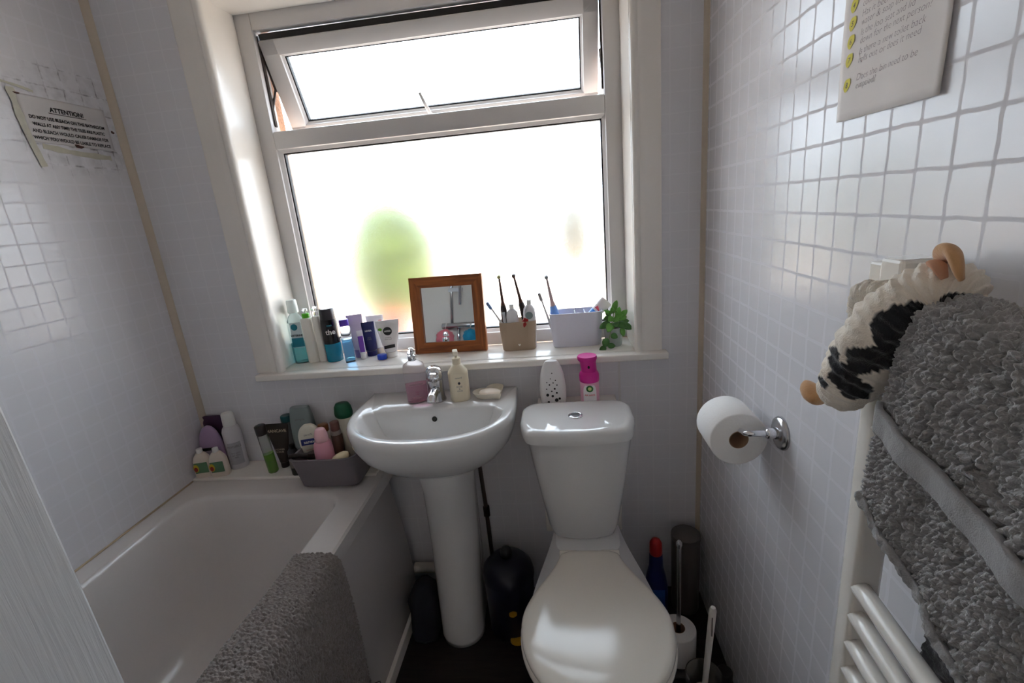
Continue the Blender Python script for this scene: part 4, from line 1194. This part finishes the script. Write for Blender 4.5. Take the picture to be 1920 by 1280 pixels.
dt = thing('hand_towel', 'charcoal towel hanging behind the radiator bars', 'towel')
def dk_f(u, v):
    y = .478 - .38 * v
    z = 1.13 - .31 * u
    return (.396 + .003 * math.sin(v * 18), y, z)
sheet('pile', dk_f, 90, 130, M['tow_dark'], dt, .004, 110, 260, .008, 9.0)
yc = thing('cloth', 'yellow cloth lying on the radiator behind the grey towel', 'cloth')
def yc_f(u, v):
    return (.428 - .045 * u, .40 - .09 * v, 1.287 + .008 * math.sin(3 * u + 5 * v) + .010 * u * (1 - u))
sheet('weave', yc_f, 14, 20, plastic('yellow_cotton', 214, 168, 60, .9), yc, .001, 60, 120, .008)

# ------------------------------------------------------------------ plush cow
cow = thing('plush_cow', 'black and white plush cow draped over the radiator top', 'soft toy')
bp_ = spline([(.330, .586, 1.126), (.331, .566, 1.146), (.333, .548, 1.176), (.338, .528, 1.218), (.350, .513, 1.248), (.366, .503, 1.267), (.377, .493, 1.272), (.384, .484, 1.269), (.388, .477, 1.263)], 14)
rads = [.012, .028, .035, .037, .038, .037, .034, .026, .010]
spots = [((.330, .483, 1.243), .025), ((.337, .478, 1.252), .018), ((.324, .496, 1.206), .0185), ((.315, .509, 1.203), .0165), ((.303, .527, 1.180), .017), ((.317, .520, 1.160), .016), ((.309, .522, 1.168), .015), ((.300, .539, 1.199), .012), ((.362, .464, 1.268), .013), ((.300, .553, 1.162), .009)]
def plush(path, radii, name, parent, n=64, flat=.9):
    P = path
    R = []
    m = len(P) - 1
    for i in range(m + 1):
        s = i / m * (len(radii) - 1)
        a = min(int(s), len(radii) - 2)
        t = s - a
        t = t * t * (3 - 2 * t)
        R.append(radii[a] * (1 - t) + radii[a + 1] * t)
    V, F = loft_r = tube(P, R, n, True, flat)
    out, cols = [], []
    for k, v in enumerate(V):
        i = min(k // n, m)
        c = P[i]
        d = (Vector(v) - c)
        q = d.normalized()
        along = i / m * 60
        rib = .0014 * math.sin(along * 2.4 + noise.noise(Vector(v) * 25) * 3)
        nv = Vector(v) + q * (rib + .004 * noise.noise(Vector(v) * 38) + .0022 * noise.noise(Vector(v) * 150))
        out.append(tuple(nv))
        blk = False
        for sc_, r_ in spots:
            if (Vector(v) - Vector(sc_)).length < r_ * (1 + .16 * noise.noise(Vector(v) * 90)):
                blk = True
        cols.append((*rgb(20, 20, 26), 1) if blk else (*rgb(232, 222, 208), 1))
    o = obj(name, out, F, M['plush'], parent)
    at = o.data.color_attributes.new('Col', 'FLOAT_COLOR', 'POINT')
    at.data.foreach_set('color', [c for q in cols for c in q])
    return o
plush(spline(bp_, 2), rads, 'body', cow, 72)
plush(spline([(.372, .622, 1.215), (.366, .606, 1.242), (.360, .580, 1.258), (.362, .552, 1.262)], 20), [.008, .015, .017, .016], 'leg', cow, 40)
# tan hooves
hv = spline([(.322, .594, 1.122), (.319, .604, 1.124), (.317, .616, 1.130), (.316, .624, 1.137)], 4)
obj('hoof', *tube(hv, [.011, .0125, .0135, .014, .0145, .0145, .014, .013, .012, .010, .008, .005, .002], 20, flat=.75), M['tan'], cow)
e1 = spline([(.372, .496, 1.300), (.366, .494, 1.309), (.362, .486, 1.315), (.360, .476, 1.316), (.358, .468, 1.310), (.359, .464, 1.300), (.362, .464, 1.293)], 5)
obj('hoof', *tube(e1, [.0045 + .0055 * math.sin(PI * min(1, (k + 4) / 33)) for k in range(31)], 20, flat=.62), M['tan'], cow)
obj('ear_lining', *tube(spline([(.362, .498, 1.300), (.356, .489, 1.305), (.354, .480, 1.302), (.357, .476, 1.292)], 5), [.0035 + .004 * math.sin(PI * k / 15) for k in range(16)], 16, flat=.5), plastic('salmon_felt', 206, 156, 128, .95), cow)

# ------------------------------------------------------------------ toilet roll on the wall
th = thing('toilet_roll_holder', 'chrome arm toilet roll holder fixed to the tiled wall', 'holder', (XR, .948, .890))
Rx = Matrix.Rotation(-PI / 2, 4, 'Y')
obj('flange', *xform(lathe([(.036, 0), (.036, .003), (.033, .008), (.026, .011), (.0, .012)], 36), Rx), M['chrome_dull'], th)
obj('arm', *join(xform(lathe([(.011, .008), (.013, .014), (.010, .022), (.012, .028), (.008, .034)], 20), Rx), tube(spline([(-.03, 0, 0), (-.052, 0, .001), (-.066, .004, .0), (-.072, .018, -.004), (-.072, .06, -.012), (-.072, .150, -.016)], 6), .0065, 14)), M['chrome'], th)
roll = thing('toilet_roll', 'white toilet roll on the chrome wall holder', 'toilet roll', (.367, 1.030, .862))
def rollmesh(ro, ri, L, n=48):
    pr = [(ri, 0), (ro - .003, 0), (ro, .003), (ro, L - .003), (ro - .003, L), (ri, L)]
    return loft([sec(r, r, z, 2, 0, 0, n) for r, z in pr], False, False)
Ry = Matrix.Rotation(-PI / 2, 4, 'X')
RT = Matrix.Translation((0, -.052, 0)) @ Ry
obj('tissue', *xform(rollmesh(.0615, .0205, .104), RT), M['paper_white'], roll)
auto_smooth(roll.children[0], 50)
obj('core', *xform(loft([sec(.0206, .0206, -.0005, 2, 0, 0, 32), sec(.0206, .0206, .1045, 2, 0, 0, 32), sec(.0190, .0190, .1045, 2, 0, 0, 32), sec(.0190, .0190, -.0005, 2, 0, 0, 32), sec(.0206, .0206, -.0005, 2, 0, 0, 32)], False, False), RT), M['card'], roll)

# ------------------------------------------------------------------ paper notices
def paper_sheet(parent, y0, y1, z0, z1, x, m, skew0=0.0, skew1=0.0, curl=.004, name='sheet', nx=20, nz=24, taper=0.0):
    V, F = [], []
    for j in range(nz + 1):
        for i in range(nx + 1):
            u, v = i / nx, j / nz
            z = z0 + (z1 - z0) * v + (skew0 * (1 - v) + skew1 * v) * u
            y = y0 + (y1 - y0) * u + taper * v * u
            dx = .0012 * math.sin(u * 11 + v * 3) + curl * (1 - v) ** 2 * (u ** 2)
            V.append((x(dx), y, z))
    for j in range(nz):
        for i in range(nx):
            a = j * (nx + 1) + i
            F.append((a, a + 1, a + nx + 2, a + nx + 1))
    o = obj(name, V, F, m, parent)
    s = o.modifiers.new('thickness', 'SOLIDIFY')
    s.thickness = .0003
    return o
# handwritten list on the right-hand wall; u runs from the window towards the camera
nt_ = thing('handwritten_notice', 'white paper with a handwritten list and yellow numbers on the tiled wall', 'notice')
NY0, NY1, NZ = .840, .630, 1.4735
paper_sheet(nt_, NY0, NY1, NZ, 1.770, lambda d: XR - .0025 - abs(d), M['paper'], -.002, -.002, curl=.004)
def wall_text(s, size, y, z, m, parent, name='handwriting', shear=.18, line=1.0, bold=0.0, lift=0.0):
    V, F = text_vf(s, size, shear, 1.0, 'LEFT', line, bold)
    return obj(name, [(paper_x(y - a, z + b) - lift, y - a, z + b) for a, b, _ in V], F, m, parent, smooth=False)
def paper_x(y, z):
    u, v = (NY0 - y) / (NY0 - NY1), (z - NZ) / (1.77 - NZ)
    return XR - .0025 - abs(.0012 * math.sin(u * 11 + v * 3) + .004 * (1 - v) ** 2 * u ** 2) - .0006
lines = [(1.624, '4', 'Have you used it\ncould you wipe over'), (1.601, '5', 'Has it been\nwater & soap used over'), (1.578, '6', 'Is the loo seat and lid\ndown for the next person?'), (1.554, '7', 'Is there a new toilet back\nrolls out or does it need'), (1.521, '8', 'Does the bin need to be\nemptied?')]
for z, nmb, s in lines:
    V = [(paper_x(.8175, z), .8175 - .0080 * math.cos(a) - .002 * math.sin(a), z + .001 + 0.0088 * math.sin(a) * (1 + .12 * math.sin(3 * a))) for a in [2 * PI * k / 20 for k in range(20)]]
    o = obj('yellow_mark', V, [tuple(range(20))], M['highlighter'], nt_, smooth=False)
    wall_text(nmb, .010, .8205, z - .003, M['pen'], o, 'number', lift=.0004)
    wall_text(s, .0124, .797, z + .002, M['pen'], nt_, line=.85, bold=-.00025)

# printed warning on the left wall, held by old tape
sg = thing('warning_notice', 'printed attention notice taped to the panel beside the bath', 'notice')
SYa, SYb = 1.222, 1.470
paper_sheet(sg, SYa, SYb, 1.672, 1.790, lambda d: XL + .0012 + abs(d) * .3, plastic('grimy_paper', 206, 203, 202, .5, vary=.06, vscale=14), 0, 0, curl=.001)
def sign_text(s, size, yc_, z, bold=0.0, sx=1.0):
    V, F = text_vf(s, size, 0, 1.0, 'CENTER', 1.0, bold)
    obj('lettering', [(XL + .0024, yc_ + a * sx, z + b) for a, b, _ in V], F, M['ink'], sg, smooth=False)
YC = 1.346
sign_text('ATTENTION!', .0165, YC + .002, 1.756, .0006)
obj('underline', *box(XL + .0020, XL + .0025, YC - .052, YC + .056, 1.7515, 1.7530), M['ink'], sg, smooth=False)
for k, s in enumerate(('DO NOT USE BLEACH ON THE BATHROOM', 'WALLS AT ANY TIME! THE TILES ARE PLASTIC', 'AND BLEACH WOULD CAUSE DAMAGE FOR', 'WHICH YOU WOULD BE LIABLE TO REPLACE')):
    sign_text(s, .0118, YC, 1.732 - .0172 * k, .0004, .93 if k != 1 else .86)
def tape(pts, w, m, seed):
    P = spline(pts, 6)
    V, F = [], []
    for i, p in enumerate(P):
        d = (P[min(i + 1, len(P) - 1)] - P[max(i - 1, 0)])
        n = Vector((0, -d.z, d.y)).normalized()
        ww = w * (.8 + .5 * noise.noise(Vector((i * .5, seed, 0))))
        V += [tuple(p + n * ww), tuple(p - n * ww)]
    F = [(2 * i, 2 * i + 1, 2 * i + 3, 2 * i + 2) for i in range(len(P) - 1)]
    o = obj('tape_strip', V, F, m, sg, smooth=False)
    o.modifiers.new('thickness', 'SOLIDIFY').thickness = .0004
X = XL + .0032
tape([(X, 1.212, 1.800), (X, 1.216, 1.72), (X, 1.226, 1.655), (X, 1.236, 1.61)], .011, M['tape'], 1)
tape([(X - .002, 1.250, 1.664), (X - .002, 1.34, 1.654), (X - .002, 1.45, 1.650)], .009, M['tape'], 2)
tape([(X - .001, 1.18, 1.812), (X - .001, 1.24, 1.806), (X - .001, 1.27, 1.800)], .004, M['tape'], 3)
for i, (y, z, a, b) in enumerate(((1.224, 1.788, .008, .003), (1.352, 1.673, .013, .005), (1.478, 1.728, .006, .004))):
    V = [(XL + .0038, y + a * math.cos(t_) * (1 + .3 * math.sin(3 * t_ + i)), z + b * math.sin(t_) * (1 + .3 * math.cos(2 * t_ + i))) for t_ in [2 * PI * k / 14 for k in range(14)]]
    obj('mould_spot', V, [tuple(range(14))], M['mould'], sg, smooth=False)

# ------------------------------------------------------------------ floor things
t = thing('round_bin', 'navy blue round bin with yellow spots between pedestal and toilet', 'bin', (-.238, 1.345, FLOOR), face_cam(-.238, 1.345))
NV = plastic('dark_navy', 16, 18, 38, .4)
part('body', lathe([(.078, 0), (.081, .004), (.085, .20), (.086, .215)], 40), NV, t)
part('lid', lathe([(.088, .212), (.089, .222), (.083, .250), (.062, .275), (.030, .288), (.001, .290)], 40), NV, t)
part('knob', xform(loft([sec(.012, .012, 0), sec(.020, .020, .012), (sec(.022, .022, .024)), sec(.014, .014, .036), sec(.003, .003, .040)]), Matrix.Translation((0, 0, .284))), plastic('black_knob', 14, 13, 16, .4), t)
part('yellow_spot', patch(.026, .026, .125, .0835, round_=.9, lift=.001), plastic('mustard_yellow', 176, 132, 20, .5), t)
part('pedal', xform(rlathe(.026, 0, .012, .003, 24, 1, .7), Matrix.Translation((.008, -.086, .012))), plastic('mustard_yellow', 176, 132, 20, .5), t)

t = thing('cleaning_bottle', 'dark blue bottle with red cap behind the toilet', 'bottle', (.266, 1.385, FLOOR))
part('body', loft([sec(.036, .024, 0, 3), sec(.038, .026, .005, 3), sec(.038, .026, .13, 3), sec(.032, .024, .17, 2.6), sec(.023, .020, .21), sec(.022, .020, .255), sec(.017, .017, .262)]), plastic('dark_blue_bottle', 18, 26, 84, .3), t)
part('label_panel', box(-.024, .024, -.0275, -.0262, .05, .13), plastic('mid_blue_label', 40, 84, 150, .4), t, False)
part('cap', lathe([(.020, .258), (.021, .262), (.020, .30), (.014, .312), (.004, .316)], 24), plastic('signal_red', 176, 24, 26, .35), t)
t = thing('paper_canister', 'grey plastic canister in the corner behind the spare roll', 'canister', (.374, 1.425, FLOOR))
part('body', lathe([(.044, 0), (.046, .004), (.047, .285), (.049, .29)], 32), plastic('grey_canister', 92, 86, 84, .45), t)
part('lid', lathe([(.0485, .288), (.0485, .302), (.044, .306), (.0, .307)], 32), plastic('grey_canister', 92, 86, 84, .45), t)
t = thing('roll_stand', 'chrome upright toilet roll stand on the floor beside the toilet', 'stand', (.300, 1.215, FLOOR))
part('base', lathe([(.070, 0), (.074, .003), (.074, .010), (.066, .016), (.010, .020)], 36), plastic('dark_base_metal', 40, 38, 38, .3), t)
part('pole', join(tube([(0, 0, .016), (0, 0, .425)], .0068, 16), lathe([(.0068, .42), (.009, .428), (.009, .436), (.004, .444), (.0, .445)], 16)), M['chrome_dull'], t)
roll = thing('toilet_roll', 'spare white toilet roll standing on the floor stand', 'toilet roll', (.298, 1.213, FLOOR + .0205))
obj('tissue', *rollmesh(.054, .021, .105), M['paper_white'], roll)
auto_smooth(roll.children[0], 50)
obj('core', *loft([sec(.0212, .0212, -.0003, 2, 0, 0, 32), sec(.0212, .0212, .1053, 2, 0, 0, 32), sec(.0198, .0198, .1053, 2, 0, 0, 32), sec(.0198, .0198, -.0003, 2, 0, 0, 32), sec(.0212, .0212, -.0003, 2, 0, 0, 32)], False, False), M['card'], roll)
t = thing('toilet_brush', 'white toilet brush standing in its clear tub by the wall', 'toilet brush', (.325, 1.040, FLOOR + .006))
part('handle', tube([(0, 0, .05), (.006, -.006, .19), (.014, -.014, .375), (.0145, -.0145, .385)], [.007, .008, .0095, .006], 16), plastic('white_handle', 236, 232, 226, .35), t)
part('grip_slot', box(.0095, .0125, -.0235, -.0195, .30, .36, .0005), plastic('slot_grey', 120, 112, 108, .5), t, False)
part('bristles', lathe([(.012, .01), (.030, .02), (.032, .075), (.022, .09), (.006, .095)], 24), plastic('offwhite_bristle', 206, 190, 178, .9, bump=1.0, bscale=400), t)
t = thing('brush_tub', 'clear round tub around the toilet brush', 'tub', (.325, 1.040, FLOOR))
part('tub', loft([sec(.044, .044, 0), sec(.046, .046, .003), sec(.047, .047, .148), sec(.048, .048, .152), sec(.045, .045, .152), sec(.0435, .0435, .006)]), clear('frosty_tub', rgb(216, 214, 210), .2), t)
t = thing('pipe_cap', 'small black cylinder on the floor behind the brush tub', 'fitting', (.404, 1.105, FLOOR))
part('body', rlathe(.022, 0, .085, .004, 24), plastic('black_knob', 14, 13, 16, .4), t)
t = thing('waste_pipe', 'white waste pipe running behind the basin pedestal', 'pipe')
part('pipe', tube([(-.62, 1.475, .10), (-.50, 1.475, .10), (-.44, 1.47, .12), (-.428, 1.46, .30)], .02, 16), plastic('white_pipe', 222, 216, 208, .4), t)
t = thing('supply_pipe', 'thin dark supply pipe with valve to the right of the pedestal', 'pipe')
part('pipe', tube([(-.318, 1.495, FLOOR), (-.322, 1.495, .35), (-.33, 1.49, .66)], .0075, 12), plastic('dull_copper', 96, 84, 78, .4, metal=.7), t)
part('valve', join(xform(rlathe(.012, -.02, .02, .002, 16), Matrix.Translation((-.321, 1.495, .33))), xform(rlathe(.007, 0, .024, .002, 12), Matrix.Translation((-.321, 1.495, .33)) @ Matrix.Rotation(PI / 2, 4, 'X'))), M['steel_dark'], t)
t = thing('shopping_bag', 'dark navy crumpled bag on the floor beside the bath panel', 'bag', (-.545, 1.33, FLOOR))
V, F = loft([sec(.048, .07, 0, 3, n=40), sec(.052, .078, .03, 3, n=40), sec(.05, .075, .09, 2.6, n=40), sec(.044, .064, .15, 2.4, n=40), sec(.03, .04, .19, 2.2, n=40), sec(.014, .02, .20, n=40)])
obj('sack', [tuple(Vector(v) + Vector((noise.noise(Vector(v) * 30), noise.noise(Vector(v) * 30 + Vector((5, 0, 0))), 0)) * .009) for v in V], F, plastic('dark_navy_cloth', 20, 22, 36, .8, bump=.4, bscale=60), t)

# ------------------------------------------------------------------ open door beside the camera
dr = thing('door_1', 'white woodgrain door standing open beside the bath', 'door')
dr['kind'] = 'structure'
# leaf hinged on the left jamb, swung into the room; the edge leans slightly
D = Matrix.Translation((-.560, .398, .9)) @ Matrix.Rotation(math.radians(0), 4, 'X')
e0, e1 = Vector((-.5755, .400, 1.244)), Vector((-.5585, .400, .874))
k = (e0.x - e1.x) / (e0.z - e1.z)
V = []
for z in (FLOOR + .01, .95, 1.98):
    x = e1.x + k * (z - e1.z) * .9
    V += [(x, .400, z), (x - .0, YF + .02, z), (x - .036, YF + .02, z), (x - .036, .400, z)]
F = []
for j in range(2):
    for i in range(4):
        F.append((j * 4 + i, j * 4 + (i + 1) % 4, (j + 1) * 4 + (i + 1) % 4, (j + 1) * 4 + i))
F += [(0, 3, 2, 1), (8, 9, 10, 11)]
o = obj('leaf', V, F, M['door'], dr, smooth=False)
bv = o.modifiers.new('bevel', 'BEVEL')
bv.width = .003
bv.segments = 2

# ------------------------------------------------------------------ shower at the tap end (seen in the mirror)
sh = thing('shower_mixer', 'chrome shower bar mixer with riser rail on the tap-end wall', 'shower')
obj('mixer_bar', *xform(rlathe(.022, -.135, .135, .006, 24), Matrix.Translation((-.888, YF + .055, 1.095)) @ Matrix.Rotation(PI / 2, 4, 'Y')), M['chrome_dull'], sh)
obj('riser_rail', *tube([(-.946, YF + .045, 1.10), (-.938, YF + .045, 1.38), (-.931, YF + .045, 1.72)], .011, 14), M['chrome_dull'], sh)
obj('hand_shower', *join(tube([(-.863, YF + .09, 1.25), (-.858, YF + .085, 1.40), (-.860, YF + .10, 1.46)], [.011, .013, .016], 14), xform(rlathe(.045, 0, .022, .006, 28), Matrix.Translation((-.888, YF + .11, 1.47)) @ Matrix.Rotation(2.0, 4, 'X'))), M['chrome'], sh)
obj('rail_holder', *box(-.958, -.848, YF + .03, YF + .07, 1.355, 1.385, .006), plastic('pearl_white', 214, 216, 220, .35), sh, smooth=False)
obj('wall_mount', *join(xform(rlathe(.02, 0, .05, .003, 16), Matrix.Translation((-.963, YF, 1.095)) @ Matrix.Rotation(-PI / 2, 4, 'X')), xform(rlathe(.02, 0, .05, .003, 16), Matrix.Translation((-.813, YF, 1.095)) @ Matrix.Rotation(-PI / 2, 4, 'X')), xform(rlathe(.014, 0, .045, .003, 16), Matrix.Translation((-.931, YF, 1.71)) @ Matrix.Rotation(-PI / 2, 4, 'X'))), M['chrome'], sh)
obj('spout', *tube([(-.893, YF + .055, 1.08), (-.891, YF + .07, 1.02), (-.891, YF + .07, .96)], .013, 14), M['chrome'], sh)
def puff(name, label, x, z, r, m, sx=1.0):
    t = thing(name, label, 'bath puff', (x, YF + .115, z))
    V, F = loft([sec(max(.004, r * math.sin(PI * k / 14)) * sx, max(.004, r * math.sin(PI * k / 14)), -r * math.cos(PI * k / 14), 2, n=40) for k in range(15)])
    obj('mesh_ball', [tuple(Vector(v) * (1 + .22 * noise.noise(Vector(v) * 70))) for v in V], F, m, t)
    obj('cord', *tube([(0, 0, r * .8), (.005, -.03, r + .05)], .0025, 6), INKW, t)
puff('bath_puff', 'pink bath puff hanging from the shower bar in the mirror', -.985, 1.00, .066, plastic('puff_pink', 236, 130, 142, .8))
puff('bath_puff', 'blue bath puff hanging from the shower bar in the mirror', -.790, 1.005, .056, plastic('puff_blue', 40, 150, 190, .8))

# ------------------------------------------------------------------ light
sc_ = bpy.context.scene
w = bpy.data.worlds.new('sky')
sc_.world = w
w.use_nodes = True
bg = w.node_tree.nodes['Background']
bg.inputs['Color'].default_value = (0.77, 0.885, 1.0, 1)
bg.inputs['Strength'].default_value = 4.3
sun = bpy.data.lights.new('sun', 'SUN')
sun.energy = 9.0
sun.angle = math.radians(4)
sun.color = (1.0, .86, .74)
so = bpy.data.objects.new('sun', sun)
so.rotation_euler = (math.radians(24), 0, math.radians(30))
C.objects.link(so)
vs = sc_.view_settings
vs.view_transform = 'Standard'
vs.look = 'None'
vs.exposure = 1.1
vs.gamma = 1.0
vs.use_curve_mapping = False
sc_.cycles.max_bounces = 14
sc_.cycles.diffuse_bounces = 7
sc_.cycles.transmission_bounces = 10
sc_.cycles.sample_clamp_indirect = 8
